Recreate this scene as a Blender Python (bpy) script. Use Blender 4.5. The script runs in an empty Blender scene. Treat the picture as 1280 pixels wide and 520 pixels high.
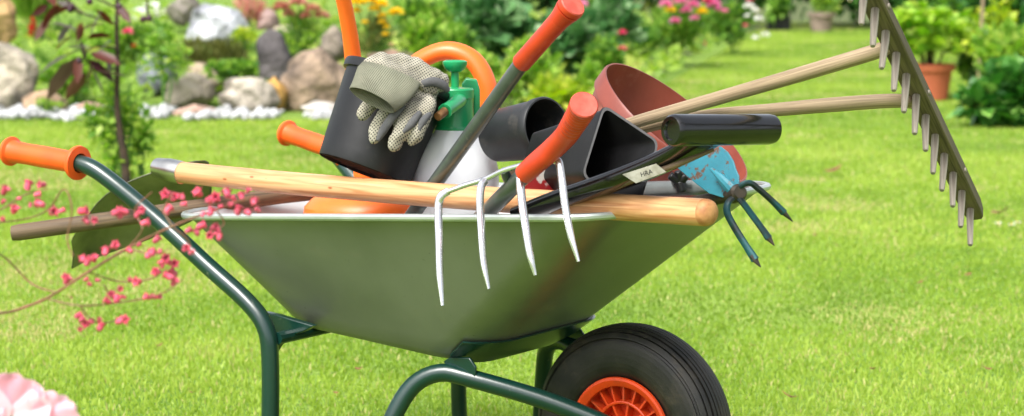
import bpy, math, random
import numpy as np
from mathutils import Vector, Matrix
random.seed(7); rng = np.random.default_rng(7)
C = bpy.context.scene
col = C.collection
rad = math.radians

# ---------------------------------------------------------------- camera, world, sun, exposure
CAMZ = 1.07; FPX = 2625.0; PITCH = math.atan(315 / FPX)
cam = bpy.data.cameras.new('camera'); co = bpy.data.objects.new('camera', cam); col.objects.link(co)
co.location = (0, 0, CAMZ); co.rotation_euler = (math.pi / 2 - PITCH, 0, 0)
cam.sensor_width = 36; cam.lens = 36 * FPX / 1280
cam.clip_start = 0.05; cam.clip_end = 400
cam.dof.use_dof = True; cam.dof.focus_distance = 3.72; cam.dof.aperture_fstop = 5.6
C.camera = co
SUN_EL, SUN_AZ = rad(54), rad(215)          # azimuth clockwise from +Y: front-left of the barrow
w = bpy.data.worlds.new('World'); C.world = w; w.use_nodes = True
nt = w.node_tree; bg = nt.nodes['Background']
sky = nt.nodes.new('ShaderNodeTexSky'); sky.sky_type = 'NISHITA'; sky.sun_disc = False
sky.sun_elevation = SUN_EL; sky.sun_rotation = SUN_AZ; sky.air_density = 1.0; sky.dust_density = 4.0
hs = nt.nodes.new('ShaderNodeHueSaturation'); hs.inputs['Saturation'].default_value = 0.35
nt.links.new(sky.outputs[0], hs.inputs['Color']); nt.links.new(hs.outputs[0], bg.inputs[0]); bg.inputs[1].default_value = 0.15
sl = bpy.data.lights.new('sun', 'SUN'); sl.energy = 2.0; sl.angle = rad(26); sl.color = (1, .975, .93)
so = bpy.data.objects.new('sun', sl); col.objects.link(so)
sd = Vector((math.sin(SUN_AZ) * math.cos(SUN_EL), math.cos(SUN_AZ) * math.cos(SUN_EL), math.sin(SUN_EL)))
so.rotation_euler = sd.to_track_quat('Z', 'Y').to_euler(); so.location = (0, 0, 8)
C.view_settings.view_transform = 'Standard'; C.view_settings.look = 'None'
C.view_settings.exposure = 1.05; C.view_settings.gamma = 1
C.cycles.max_bounces = 8; C.cycles.diffuse_bounces = 3; C.cycles.transparent_max_bounces = 8

# ---------------------------------------------------------------- measuring helpers
Fd = np.array([0, math.cos(PITCH), -math.sin(PITCH)]); Ud = np.array([0, math.sin(PITCH), math.cos(PITCH)])
def ray(x, y): return Fd + np.array([1., 0, 0]) * (x - 640) / FPX + Ud * (260 - y) / FPX
def at(x, y, Y): d = ray(x, y); return np.array([0, 0, CAMZ]) + d * Y / d[1]
TH = rad(35); E1 = np.array([math.cos(TH), -math.sin(TH), 0]); E2 = np.array([math.sin(TH), math.cos(TH), 0])
BO = np.array([.226, 3.833, 0.])
def bl(a, b, z): return BO + E1 * a + E2 * b + np.array([0, 0, z])
def S(px, Y): return px * Y / FPX
def nrm(v): v = np.asarray(v, float); return v / (np.linalg.norm(v) + 1e-12)

# ---------------------------------------------------------------- geometry helpers
class Geo:
    def __init__(s): s.v = []; s.f = []; s.uv = []
    def add(s, vs, fs, uvs=None):
        b = len(s.v); s.v += [tuple(map(float, p)) for p in vs]
        for i, f in enumerate(fs):
            s.f.append([b + k for k in f]); s.uv.append(uvs[i] if uvs else [(0, 0)] * len(f))
    def loft(s, rings, cap0=True, cap1=True, closed=False, ulen=None):
        n = len(rings[0]); vs = [p for r in rings for p in r]; fs = []; uv = []
        m = len(rings); per = 0
        per = sum(np.linalg.norm(np.array(rings[m // 2][i]) - np.array(rings[m // 2][(i + 1) % n])) for i in range(n))
        cum = [0]
        for i in range(1, m): cum.append(cum[-1] + np.linalg.norm(np.mean(rings[i], 0) - np.mean(rings[i - 1], 0)))
        for i in range(m if closed else m - 1):
            j = (i + 1) % m
            u0 = cum[i]; u1 = cum[j] if j else cum[-1] + .02
            for k in range(n):
                l = (k + 1) % n
                fs.append([i * n + k, i * n + l, j * n + l, j * n + k])
                uv.append([(u0, k / n * per), (u0, (k + 1) / n * per), (u1, (k + 1) / n * per), (u1, k / n * per)])
        if not closed:
            if cap0: fs.append(list(range(n))[::-1]); uv.append([(0, 0)] * n)
            if cap1: fs.append([(m - 1) * n + k for k in range(n)]); uv.append([(0, 0)] * n)
        s.add(vs, fs, uv)
    def tube(s, pts, r, seg=14, cap0=True, cap1=True, smooth=0, flat=1.0, up=None, square=False):
        pts = [np.array(p, float) for p in pts]
        rs = list(r) if hasattr(r, '__len__') else [r] * len(pts)
        if smooth: pts, rs = spline(pts, rs, smooth)
        n = len(pts); T = []
        for i in range(n):
            a = pts[max(i - 1, 0)]; b = pts[min(i + 1, n - 1)]; T.append(nrm(b - a))
        u = np.array(up, float) if up is not None else (np.array([0, 0, 1.]) if abs(T[0][2]) < .9 else np.array([1., 0, 0]))
        rings = []
        for i in range(n):
            u = nrm(u - T[i] * np.dot(u, T[i])); v = np.cross(T[i], u)
            ring = []
            for k in range(seg):
                a = 2 * math.pi * (k + .5) / seg
                cu, cv = math.cos(a), math.sin(a)
                if square:
                    q = max(abs(cu), abs(cv)); cu, cv = cu / q, cv / q
                ring.append(pts[i] + rs[i] * (u * cu * flat + v * cv))
            rings.append(ring)
        s.loft(rings, cap0, cap1)
    def lathe(s, prof, o, ax, seg=32, cap0=False, cap1=False, side=None, sx=1.0, sy=1.0):
        ax = nrm(ax); o = np.array(o, float)
        t = np.array(side, float) if side is not None else (np.array([0, 0, 1.]) if abs(ax[2]) < .9 else np.array([1., 0, 0]))
        u = nrm(t - ax * np.dot(t, ax)); v = np.cross(ax, u)
        rings = [[o + ax * h + max(r, 1e-5) * (u * math.cos(2 * math.pi * k / seg) * sx + v * math.sin(2 * math.pi * k / seg) * sy) for k in range(seg)] for r, h in prof]
        s.loft(rings, cap0, cap1)
    def box(s, c, x, y, z):
        c, x, y, z = [np.array(q, float) for q in (c, x, y, z)]
        vs = [c + a * x + b * y + d * z for a in (-1, 1) for b in (-1, 1) for d in (-1, 1)]
        s.add(vs, [[0, 1, 3, 2], [4, 6, 7, 5], [0, 4, 5, 1], [2, 3, 7, 6], [0, 2, 6, 4], [1, 5, 7, 3]])
    def plate(s, outline, nv, th):
        nv = nrm(nv) * th / 2; n = len(outline); o = [np.array(p, float) for p in outline]
        s.add([p + nv for p in o] + [p - nv for p in o],
              [list(range(n)), [2 * n - 1 - k for k in range(n)]] + [[k, k + n, (k + 1) % n + n, (k + 1) % n] for k in range(n)])
def spline(pts, rs, k):
    P = [2 * pts[0] - pts[1]] + pts + [2 * pts[-1] - pts[-2]]; out = []; ro = []
    for i in range(1, len(P) - 2):
        for j in range(k):
            t = j / k; a, b, c, d = P[i - 1], P[i], P[i + 1], P[i + 2]
            out.append(.5 * ((2 * b) + (-a + c) * t + (2 * a - 5 * b + 4 * c - d) * t * t + (-a + 3 * b - 3 * c + d) * t ** 3))
            ro.append(rs[i - 1] * (1 - t) + rs[i] * t)
    return out + [pts[-1]], ro + [rs[-1]]
LOC = {}
def link(o, parent, loc):
    col.objects.link(o)
    if parent is not None:
        o.parent = parent; LOC[o.name] = LOC[parent.name]
    else:
        o.location = loc; LOC[o.name] = np.array(loc, float)
def obj(name, g, m, parent=None, smooth=True, bevel=0, solid=0, ang=35, loc=None, sub=0):
    me = bpy.data.meshes.new(name)
    V = np.array(g.v)
    if parent is not None: L = LOC[parent.name]
    elif loc is not None: L = np.array(loc, float)
    else: L = np.array([(V[:, 0].min() + V[:, 0].max()) / 2, (V[:, 1].min() + V[:, 1].max()) / 2, V[:, 2].min()])
    me.from_pydata((V - L).tolist(), [], g.f)
    uvl = me.uv_layers.new(name='UVMap')
    flat = [c for f in g.uv for p in f for c in p]
    if len(flat) == len(uvl.data) * 2: uvl.data.foreach_set('uv', flat)
    me.materials.append(m); me.validate()
    o = bpy.data.objects.new(name, me); link(o, parent, L)
    if smooth:
        me.polygons.foreach_set('use_smooth', [True] * len(me.polygons))
        try: me.set_sharp_from_angle(angle=rad(ang))
        except Exception: pass
    if solid:
        md = o.modifiers.new('solid', 'SOLIDIFY'); md.thickness = solid; md.offset = 0
    if bevel:
        md = o.modifiers.new('bevel', 'BEVEL'); md.width = bevel; md.segments = 2; md.limit_method = 'ANGLE'; md.angle_limit = rad(40)
    if sub:
        md = o.modifiers.new('sub', 'SUBSURF'); md.levels = sub; md.render_levels = sub
    return o
def tag(o, label=None, cat=None, group=None, kind=None):
    for k, v in (('label', label), ('category', cat), ('group', group), ('kind', kind)):
        if v: o[k] = v
    return o
def thing(name, label, cat, loc, group=None):
    o = bpy.data.objects.new(name, None); o.empty_display_size = .1
    link(o, None, loc); return tag(o, label, cat, group)

# ---------------------------------------------------------------- materials
def lin(c):
    return tuple(((x / 255 / 12.92) if x / 255 <= .04045 else ((x / 255 + .055) / 1.055) ** 2.4) for x in c) + (1,)
def mat(name, c1, c2=None, scale=8, rough=.5, metal=0, bump=0, bscale=40, coat=0, spec=.5, uvmap=None, detail=4, lo=.35, hi=.65, rvar=0, sss=0, trans=0, bdist=.002):
    m = bpy.data.materials.new(name); m.use_nodes = True; n = m.node_tree.nodes; l = m.node_tree.links
    b = n['Principled BSDF']; b.inputs['Roughness'].default_value = rough; b.inputs['Metallic'].default_value = metal
    b.inputs['Coat Weight'].default_value = coat; b.inputs['Coat Roughness'].default_value = .12; b.inputs['Specular IOR Level'].default_value = spec
    c1 = lin(c1) if max(c1) > 1 else tuple(c1) + (1,)
    tc = n.new('ShaderNodeTexCoord'); src = tc.outputs['Object']
    if uvmap:
        mp = n.new('ShaderNodeMapping'); mp.inputs['Scale'].default_value = uvmap; l.new(tc.outputs['UV'], mp.inputs[0]); src = mp.outputs[0]
    b.inputs['Base Color'].default_value = c1
    if c2 is not None:
        c2 = lin(c2) if max(c2) > 1 else tuple(c2) + (1,)
        no = n.new('ShaderNodeTexNoise'); no.inputs['Scale'].default_value = scale; no.inputs['Detail'].default_value = detail; l.new(src, no.inputs['Vector'])
        r = n.new('ShaderNodeValToRGB'); r.color_ramp.elements[0].position = lo; r.color_ramp.elements[1].position = hi
        r.color_ramp.elements[0].color = c1; r.color_ramp.elements[1].color = c2
        l.new(no.outputs['Fac'], r.inputs[0]); l.new(r.outputs[0], b.inputs['Base Color'])
        if rvar:
            mr = n.new('ShaderNodeMapRange'); mr.inputs[3].default_value = rough - rvar; mr.inputs[4].default_value = rough + rvar
            l.new(no.outputs['Fac'], mr.inputs[0]); l.new(mr.outputs[0], b.inputs['Roughness'])
    if bump:
        nb = n.new('ShaderNodeTexNoise'); nb.inputs['Scale'].default_value = bscale; nb.inputs['Detail'].default_value = 5; l.new(src, nb.inputs['Vector'])
        bp = n.new('ShaderNodeBump'); bp.inputs['Strength'].default_value = bump; bp.inputs['Distance'].default_value = bdist
        l.new(nb.outputs['Fac'], bp.inputs['Height']); l.new(bp.outputs[0], b.inputs['Normal'])
    if sss:
        b.inputs['Subsurface Weight'].default_value = sss; b.inputs['Subsurface Radius'].default_value = (.02, .02, .02); b.inputs['Subsurface Scale'].default_value = .5
    return m
def leafmat(name, cols, trans=.35, rough=.45, spec=.35):
    """per-leaf colour from the leaf's own random number; some light passes through"""
    m = bpy.data.materials.new(name); m.use_nodes = True; n = m.node_tree.nodes; l = m.node_tree.links
    b = n['Principled BSDF']; out = n['Material Output']
    a = n.new('ShaderNodeAttribute'); a.attribute_name = 'rnd'
    r = n.new('ShaderNodeValToRGB'); cr = r.color_ramp
    while len(cr.elements) < len(cols): cr.elements.new(.5)
    for i, c in enumerate(cols):
        cr.elements[i].position = i / (len(cols) - 1); cr.elements[i].color = lin(c)
    l.new(a.outputs['Fac'], r.inputs[0]); l.new(r.outputs[0], b.inputs['Base Color'])
    b.inputs['Roughness'].default_value = rough; b.inputs['Specular IOR Level'].default_value = spec
    t = n.new('ShaderNodeBsdfTranslucent'); mx = n.new('ShaderNodeMixShader'); mx.inputs[0].default_value = trans
    hv = n.new('ShaderNodeHueSaturation'); hv.inputs['Value'].default_value = 1.3; hv.inputs['Saturation'].default_value = 1.1
    l.new(r.outputs[0], hv.inputs['Color']); l.new(hv.outputs[0], t.inputs[0])
    l.new(b.outputs[0], mx.inputs[1]); l.new(t.outputs[0], mx.inputs[2]); l.new(mx.outputs[0], out.inputs[0])
    return m
def ink(m, fac_builder, c2, rough2=None):
    pass

def grime(m, c, scale, lo, hi, stretch=(1, 1, 1), rough=.8, amount=1.0):
    """dried dirt, dust and scuffs with an outline of their own, over a material"""
    n = m.node_tree.nodes; l = m.node_tree.links; b = n['Principled BSDF']
    tc = n.new('ShaderNodeTexCoord'); mp = n.new('ShaderNodeMapping'); mp.inputs['Scale'].default_value = stretch; l.new(tc.outputs['Object'], mp.inputs[0])
    no = n.new('ShaderNodeTexNoise'); no.inputs['Scale'].default_value = scale; no.inputs['Detail'].default_value = 10; no.inputs['Roughness'].default_value = .72; l.new(mp.outputs[0], no.inputs['Vector'])
    r = n.new('ShaderNodeMapRange'); r.inputs[1].default_value = lo; r.inputs[2].default_value = hi; r.inputs[4].default_value = amount; l.new(no.outputs['Fac'], r.inputs[0])
    mx = n.new('ShaderNodeMix'); mx.data_type = 'RGBA'; l.new(r.outputs[0], mx.inputs[0]); mx.inputs[7].default_value = lin(c)
    s_ = b.inputs['Base Color']
    if s_.links: l.new(s_.links[0].from_socket, mx.inputs[6])
    else: mx.inputs[6].default_value = s_.default_value
    l.new(mx.outputs[2], s_)
    rr = n.new('ShaderNodeMix'); rr.data_type = 'FLOAT'; l.new(r.outputs[0], rr.inputs[0]); rr.inputs[3].default_value = rough; s2 = b.inputs['Roughness']
    if s2.links: l.new(s2.links[0].from_socket, rr.inputs[2])
    else: rr.inputs[2].default_value = s2.default_value
    l.new(rr.outputs[0], s2)

M = {}
M['zinc'] = mat('galvanised_shaded', (.225, .235, .20), (.275, .285, .245), 5, .46, .78, .08, 120, rvar=.08, detail=8)  # tray outside: same zinc, its shading put into a darker base colour
M['zinc_in'] = mat('galvanised_inside', (.62, .63, .62), (.74, .74, .73), 5, .45, .35, .05, 200)  # same zinc for the inside, in a lighter copy without that shading
M['rimzinc'] = mat('galvanised_rim', (.55, .58, .56), (.42, .46, .43), 14, .38, .7, .08, 120, rvar=.08)
M['green_paint'] = mat('dark_green_paint', (9, 48, 41), (7, 42, 36), 6, .30, 0, .06, 60, coat=.35)
M['grip_orange'] = mat('orange_rubber_grip', (238, 92, 28), (228, 80, 24), 12, .42, 0, .05, 120)
M['rim_orange'] = mat('orange_rim_plastic', (226, 70, 16), (190, 60, 18), 14, .45, 0, .06, 90)
M['rubber'] = mat('tyre_rubber', (8, 8, 8), (34, 31, 27), 22, .58, 0, .2, 300, rvar=.08)
M['can_orange'] = mat('orange_can_plastic', (246, 116, 38), (240, 106, 34), 5, .38, 0, .03, 40, sss=.12)
M['black_pl'] = mat('black_plastic', (15, 15, 16), (24, 24, 25), 16, .42, 0, .2, 50, rvar=.1, spec=.4)
M['black_pl2'] = mat('black_plastic_dull', (24, 25, 27), (36, 38, 40), 10, .42, 0, .1, 60, rvar=.08)
M['black_dull'] = mat('black_plastic_base', (14, 14, 14), (26, 25, 24), 20, .9, 0, .3, 60, spec=.08)
M['black_gloss'] = mat('black_gloss_grip', (10, 10, 11), (16, 16, 17), 20, .2, 0, .05, 150, coat=.3)
M['terracotta_pl'] = mat('terracotta_plastic', (132, 64, 50), (116, 54, 42), 12, .42, 0, .1, 120)
M['terracotta'] = mat('terracotta_clay', (186, 98, 66), (165, 84, 56), 6, .8, 0, .2, 60)
M['grey_metal'] = mat('grey_painted_tube', (84, 92, 88), (70, 78, 75), 30, .3, .3, .1, 120, coat=.25, rvar=.06)
M['light_grey'] = mat('light_grey_tube', (150, 156, 154), (128, 134, 132), 15, .35, .3, .06, 90)
M['red_grip'] = mat('red_orange_grip', (196, 62, 32), (180, 52, 28), 18, .4, 0, .06, 160)
M['red_cap'] = mat('faded_red_cap', (206, 88, 72), (186, 70, 54), 60, .6, 0, .2, 200)
M['chrome'] = mat('polished_steel', (.72, .72, .74), (.60, .60, .62), 30, .22, .85, .1, 60, rvar=.07)
M['spade_steel'] = mat('spade_blade_steel', (.17, .17, .135), (.30, .29, .24), 14, .38, .75, .25, 40, rvar=.12, detail=8)
M['ferrule'] = mat('ferrule_steel', (.62, .61, .58), (.45, .44, .42), 25, .3, 1, .08, 90)
M['sprayer_green'] = mat('sprayer_green_plastic', (32, 150, 92), (24, 138, 82), 9, .32, 0, .03, 90, coat=.2)
M['sprayer_white'] = mat('milky_white_plastic', (222, 224, 226), (210, 212, 215), 5, .36, 0, .02, 60, sss=.3)
M['brass'] = mat('brass_nozzle', (150, 110, 70), (110, 78, 50), 60, .45, .6, .1, 200)
M['teal'] = mat('teal_paint', (62, 152, 168), (50, 130, 146), 16, .45, 0, .15, 90)
M['branch'] = mat('branch_bark', (70, 52, 38), (44, 34, 26), 30, .85, 0, .4, 80)
M['green_stem'] = mat('green_stem', (88, 128, 48), (70, 108, 40), 20, .6)
M['gravel'] = mat('white_marble_gravel', (198, 199, 200), (138, 138, 136), 9, .85, 0, .2, 60)
M['soil'] = mat('garden_soil', (72, 74, 38), (84, 104, 44), 3, .95, 0, .5, 20)

grime(M['zinc'], (150, 146, 120), 9, .60, .70, (1, 1, 1.6), .8, .35)
grime(M['zinc'], (60, 56, 40), 60, .66, .70, (1, 1, 1), .8, .5)
grime(M['rubber'], (92, 80, 62), 12, .54, .72, (1, 1, 1), .85, .45)
grime(M['rim_orange'], (110, 62, 34), 18, .55, .68, (1, 1, 1), .8, .6)
grime(M['black_pl'], (96, 92, 82), 14, .60, .74, (1, 1, 1), .8, .25)
grime(M['black_pl2'], (120, 112, 100), 12, .56, .74, (1, 1, 1), .8, .4)
grime(M['grip_orange'], (150, 74, 40), 26, .60, .70, (1, 1, 1), .7, .5)
grime(M['red_grip'], (120, 52, 36), 34, .58, .70, (1, 1, 1), .7, .6)
grime(M['green_paint'], (120, 124, 104), 34, .64, .70, (1, 1, 1), .7, .45)
grime(M['grey_metal'], (140, 138, 124), 30, .60, .68, (1, 1, 1), .6, .5)
grime(M['terracotta_pl'], (176, 140, 124), 9, .55, .75, (1, 1, 1), .7, .5)
grime(M['chrome'], (92, 84, 70), 50, .60, .68, (1, 1, 1), .6, .6)
def wood(name, base, dark, knot=None, rough=.42, coat=.25, u=1.6, v=26, bump=.08):
    m = bpy.data.materials.new(name); m.use_nodes = True; n = m.node_tree.nodes; l = m.node_tree.links
    b = n['Principled BSDF']; b.inputs['Roughness'].default_value = rough; b.inputs['Coat Weight'].default_value = coat; b.inputs['Coat Roughness'].default_value = .2
    tc = n.new('ShaderNodeTexCoord'); mp = n.new('ShaderNodeMapping'); mp.inputs['Scale'].default_value = (u, v, 1); l.new(tc.outputs['UV'], mp.inputs[0])
    wv = n.new('ShaderNodeTexNoise'); wv.inputs['Scale'].default_value = 3.2; wv.inputs['Detail'].default_value = 6; wv.inputs['Distortion'].default_value = 1.2; l.new(mp.outputs[0], wv.inputs['Vector'])
    r = n.new('ShaderNodeValToRGB'); e = r.color_ramp.elements; e[0].position = .3; e[0].color = lin(dark); e[1].position = .62; e[1].color = lin(base)
    l.new(wv.outputs['Fac'], r.inputs[0]); last = r.outputs[0]
    if knot:
        mp2 = n.new('ShaderNodeMapping'); mp2.inputs['Scale'].default_value = (14, 34, 1); l.new(tc.outputs['UV'], mp2.inputs[0])
        vo = n.new('ShaderNodeTexVoronoi'); vo.inputs['Scale'].default_value = 1; l.new(mp2.outputs[0], vo.inputs['Vector'])
        r2 = n.new('ShaderNodeValToRGB'); e = r2.color_ramp.elements; e[0].position = .05; e[0].color = (1, 1, 1, 1); e[1].position = .1; e[1].color = (0, 0, 0, 1)
        l.new(vo.outputs['Distance'], r2.inputs[0])
        mx = n.new('ShaderNodeMix'); mx.data_type = 'RGBA'; l.new(r2.outputs[0], mx.inputs[0]); l.new(last, mx.inputs[6]); mx.inputs[7].default_value = lin(knot); last = mx.outputs[2]
    l.new(last, b.inputs['Base Color'])
    bp = n.new('ShaderNodeBump'); bp.inputs['Strength'].default_value = bump; bp.inputs['Distance'].default_value = .002; l.new(wv.outputs['Fac'], bp.inputs['Height']); l.new(bp.outputs[0], b.inputs['Normal'])
    return m
M['ash'] = wood('varnished_ash_wood', (216, 166, 118), (176, 114, 68), (150, 88, 48))
M['ash_end'] = mat('ash_end_grain', (196, 142, 92), (160, 106, 64), 60, .6, 0, .2, 150)
M['rake_wood'] = wood('weathered_pale_wood', (158, 138, 110), (118, 100, 76), None, .7, 0, 1.5, 60, .3)
M['rake_grey'] = wood('grey_weathered_wood', (158, 148, 136), (110, 100, 88), None, .8, 0, 2, 60, .4)
M['rake_bar'] = wood('brown_weathered_bar', (112, 98, 78), (70, 60, 46), None, .75, 0, 2, 50, .4)
M['dark_wood'] = wood('dark_weathered_handle', (112, 92, 68), (70, 56, 42), None, .7, 0, 2, 40, .4)

def rustmat():
    m = mat('teal_paint_rusty', (48, 124, 140), (34, 100, 116), 12, .45, 0, .25, 90)
    n = m.node_tree.nodes; l = m.node_tree.links; b = n['Principled BSDF']
    tc = n.new('ShaderNodeTexCoord'); no = n.new('ShaderNodeTexNoise'); no.inputs['Scale'].default_value = 34; no.inputs['Detail'].default_value = 8; no.inputs['Roughness'].default_value = .7
    l.new(tc.outputs['Object'], no.inputs['Vector'])
    r = n.new('ShaderNodeValToRGB'); e = r.color_ramp.elements; e[0].position = .53; e[0].color = (0, 0, 0, 1); e[1].position = .57; e[1].color = (1, 1, 1, 1)
    l.new(no.outputs['Fac'], r.inputs[0]); mx = n.new('ShaderNodeMix'); mx.data_type = 'RGBA'
    l.new(r.outputs[0], mx.inputs[0]); l.new(b.inputs['Base Color'].links[0].from_socket, mx.inputs[6]); mx.inputs[7].default_value = lin((88, 62, 46)); l.new(mx.outputs[2], b.inputs['Base Color'])
    return m
M['teal_rust'] = rustmat()
M['teal_tine'] = mat('worn_teal_tine', (20, 78, 84), (34, 44, 44), 26, .45, .2, .2, 90, lo=.42, hi=.6)
M['tine_dark'] = mat('worn_tine_steel', (52, 50, 48), (84, 74, 62), 30, .5, .5, .2, 90)
def dotmat():
    """knitted cotton with a grid of small black rubber dots, laid on the cloth in object space"""
    m = mat('dotted_glove_cotton', (168, 163, 147), (140, 135, 118), 30, .95, 0, .5, 500)
    n = m.node_tree.nodes; l = m.node_tree.links; b = n['Principled BSDF']
    tc = n.new('ShaderNodeTexCoord'); mp = n.new('ShaderNodeMapping'); mp.inputs['Rotation'].default_value = (rad(20), rad(38), rad(-10)); mp.inputs['Scale'].default_value = (215, 215, 215)
    l.new(tc.outputs['Object'], mp.inputs[0]); sp = n.new('ShaderNodeSeparateXYZ'); l.new(mp.outputs[0], sp.inputs[0])
    def fr(sock):
        a = n.new('ShaderNodeMath'); a.operation = 'FRACT'; l.new(sock, a.inputs[0])
        s_ = n.new('ShaderNodeMath'); s_.operation = 'SUBTRACT'; l.new(a.outputs[0], s_.inputs[0]); s_.inputs[1].default_value = .5
        q = n.new('ShaderNodeMath'); q.operation = 'MULTIPLY'; l.new(s_.outputs[0], q.inputs[0]); l.new(s_.outputs[0], q.inputs[1]); return q.outputs[0]
    ad = n.new('ShaderNodeMath'); ad.operation = 'ADD'; l.new(fr(sp.outputs[0]), ad.inputs[0]); l.new(fr(sp.outputs[2]), ad.inputs[1])
    lt = n.new('ShaderNodeMath'); lt.operation = 'LESS_THAN'; l.new(ad.outputs[0], lt.inputs[0]); lt.inputs[1].default_value = .075
    mx = n.new('ShaderNodeMix'); mx.data_type = 'RGBA'; l.new(lt.outputs[0], mx.inputs[0]); l.new(b.inputs['Base Color'].links[0].from_socket, mx.inputs[6]); mx.inputs[7].default_value = lin((46, 44, 42)); l.new(mx.outputs[2], b.inputs['Base Color'])
    return m
M['dots'] = dotmat()
def ribmat():
    m = mat('ribbed_knit_cuff', (138, 138, 118), (120, 120, 102), 30, .95, 0)
    n = m.node_tree.nodes; l = m.node_tree.links; b = n['Principled BSDF']
    tc = n.new('ShaderNodeTexCoord'); sp = n.new('ShaderNodeSeparateXYZ'); l.new(tc.outputs['UV'], sp.inputs[0])
    q = n.new('ShaderNodeMath'); q.operation = 'MULTIPLY'; l.new(sp.outputs[1], q.inputs[0]); q.inputs[1].default_value = 2 * math.pi * 420
    si = n.new('ShaderNodeMath'); si.operation = 'SINE'; l.new(q.outputs[0], si.inputs[0])
    bp = n.new('ShaderNodeBump'); bp.inputs['Strength'].default_value = .8; bp.inputs['Distance'].default_value = .0012; l.new(si.outputs[0], bp.inputs['Height']); l.new(bp.outputs[0], b.inputs['Normal'])
    return m
M['cuff'] = ribmat()
M['glove_grey'] = mat('grey_glove_cotton', (92, 92, 92), (78, 78, 80), 40, .95, 0, .5, 400)

# ================================================================= THE SETTING
def height(x, y):
    """lawn is level; the rockery bed rises gently at the back left"""
    h = np.zeros_like(x)
    m = np.clip((y - 14.5) * .155, 0, .52) * np.clip((-(x) - .9 + .04 * (y - 14)) / 1.0, 0, 1)
    return h + m
def groundmat():
    m = bpy.data.materials.new('lawn_earth'); m.use_nodes = True; n = m.node_tree.nodes; l = m.node_tree.links; b = n['Principled BSDF']
    b.inputs['Roughness'].default_value = .9; b.inputs['Specular IOR Level'].default_value = .1
    tc = n.new('ShaderNodeTexCoord'); a = n.new('ShaderNodeTexNoise'); a.inputs['Scale'].default_value = .9; a.inputs['Detail'].default_value = 8; l.new(tc.outputs['Object'], a.inputs['Vector'])
    r = n.new('ShaderNodeValToRGB'); e = r.color_ramp.elements; e[0].position = .35; e[0].color = lin((104, 136, 54)); e[1].position = .66; e[1].color = lin((136, 160, 74)); l.new(a.outputs['Fac'], r.inputs[0])
    f = n.new('ShaderNodeTexNoise'); f.inputs['Scale'].default_value = 60; f.inputs['Detail'].default_value = 4; l.new(tc.outputs['Object'], f.inputs['Vector'])
    hv = n.new('ShaderNodeHueSaturation'); mr = n.new('ShaderNodeMapRange'); mr.inputs[1].default_value = .3; mr.inputs[2].default_value = .7; mr.inputs[3].default_value = .6; mr.inputs[4].default_value = 1.2
    l.new(f.outputs['Fac'], mr.inputs[0]); l.new(mr.outputs[0], hv.inputs['Value']); l.new(r.outputs[0], hv.inputs['Color']); l.new(hv.outputs[0], b.inputs['Base Color'])
    bp = n.new('ShaderNodeBump'); bp.inputs['Strength'].default_value = .7; bp.inputs['Distance'].default_value = .02; l.new(f.outputs['Fac'], bp.inputs['Height']); l.new(bp.outputs[0], b.inputs['Normal'])
    return m
g = Geo()
xs = np.concatenate([np.linspace(-160, -9, 12), np.linspace(-8.5, 8.5, 69), np.linspace(9, 160, 12)])
ys = np.concatenate([np.linspace(-120, 12, 12), np.linspace(12.5, 24, 47), np.linspace(26, 200, 14)])
XX, YY = np.meshgrid(xs, ys); ZZ = height(XX, YY)
n = len(xs)
g.add(np.stack([XX.ravel(), YY.ravel(), ZZ.ravel()], 1), [[j * n + i, j * n + i + 1, (j + 1) * n + i + 1, (j + 1) * n + i] for j in range(len(ys) - 1) for i in range(n - 1)])
tag(obj('lawn_ground', g, groundmat(), loc=(0, 0, 0)), kind='structure')

def fast(name, V, F, m, rnd, parent=None, smooth=False, loc=None):
    """V (N,3), F (M,k) index array, rnd (M,) per face"""
    if parent is not None: L = LOC[parent.name]
    else: L = np.array(loc if loc is not None else [V[:, 0].mean(), V[:, 1].mean(), V[:, 2].min()])
    V = V - L; me = bpy.data.meshes.new(name); k = F.shape[1]
    me.vertices.add(len(V)); me.vertices.foreach_set('co', V.astype(np.float32).ravel())
    me.loops.add(F.size); me.loops.foreach_set('vertex_index', F.astype(np.int32).ravel())
    me.polygons.add(len(F)); me.polygons.foreach_set('loop_start', np.arange(0, F.size, k, dtype=np.int32))
    try: me.polygons.foreach_set('loop_total', np.full(len(F), k, dtype=np.int32))
    except Exception: pass
    if smooth: me.polygons.foreach_set('use_smooth', np.ones(len(F), bool))
    me.update(calc_edges=True)
    at_ = me.attributes.new('rnd', 'FLOAT', 'FACE'); at_.data.foreach_set('value', rnd.astype(np.float32))
    me.materials.append(m); o = bpy.data.objects.new(name, me); link(o, parent, L); return o

def vnoise(x, y, s, seed):
    r = np.random.default_rng(seed); T = r.random((64, 64)); X = x * s; Y = y * s
    xi = np.floor(X).astype(int); yi = np.floor(Y).astype(int); fx = X - xi; fy = Y - yi; fx = fx * fx * (3 - 2 * fx); fy = fy * fy * (3 - 2 * fy)
    a = T[xi % 64, yi % 64]; b = T[(xi + 1) % 64, yi % 64]; c = T[xi % 64, (yi + 1) % 64]; d = T[(xi + 1) % 64, (yi + 1) % 64]
    return (a * (1 - fx) + b * fx) * (1 - fy) + (c * (1 - fx) + d * fx) * fy

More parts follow.
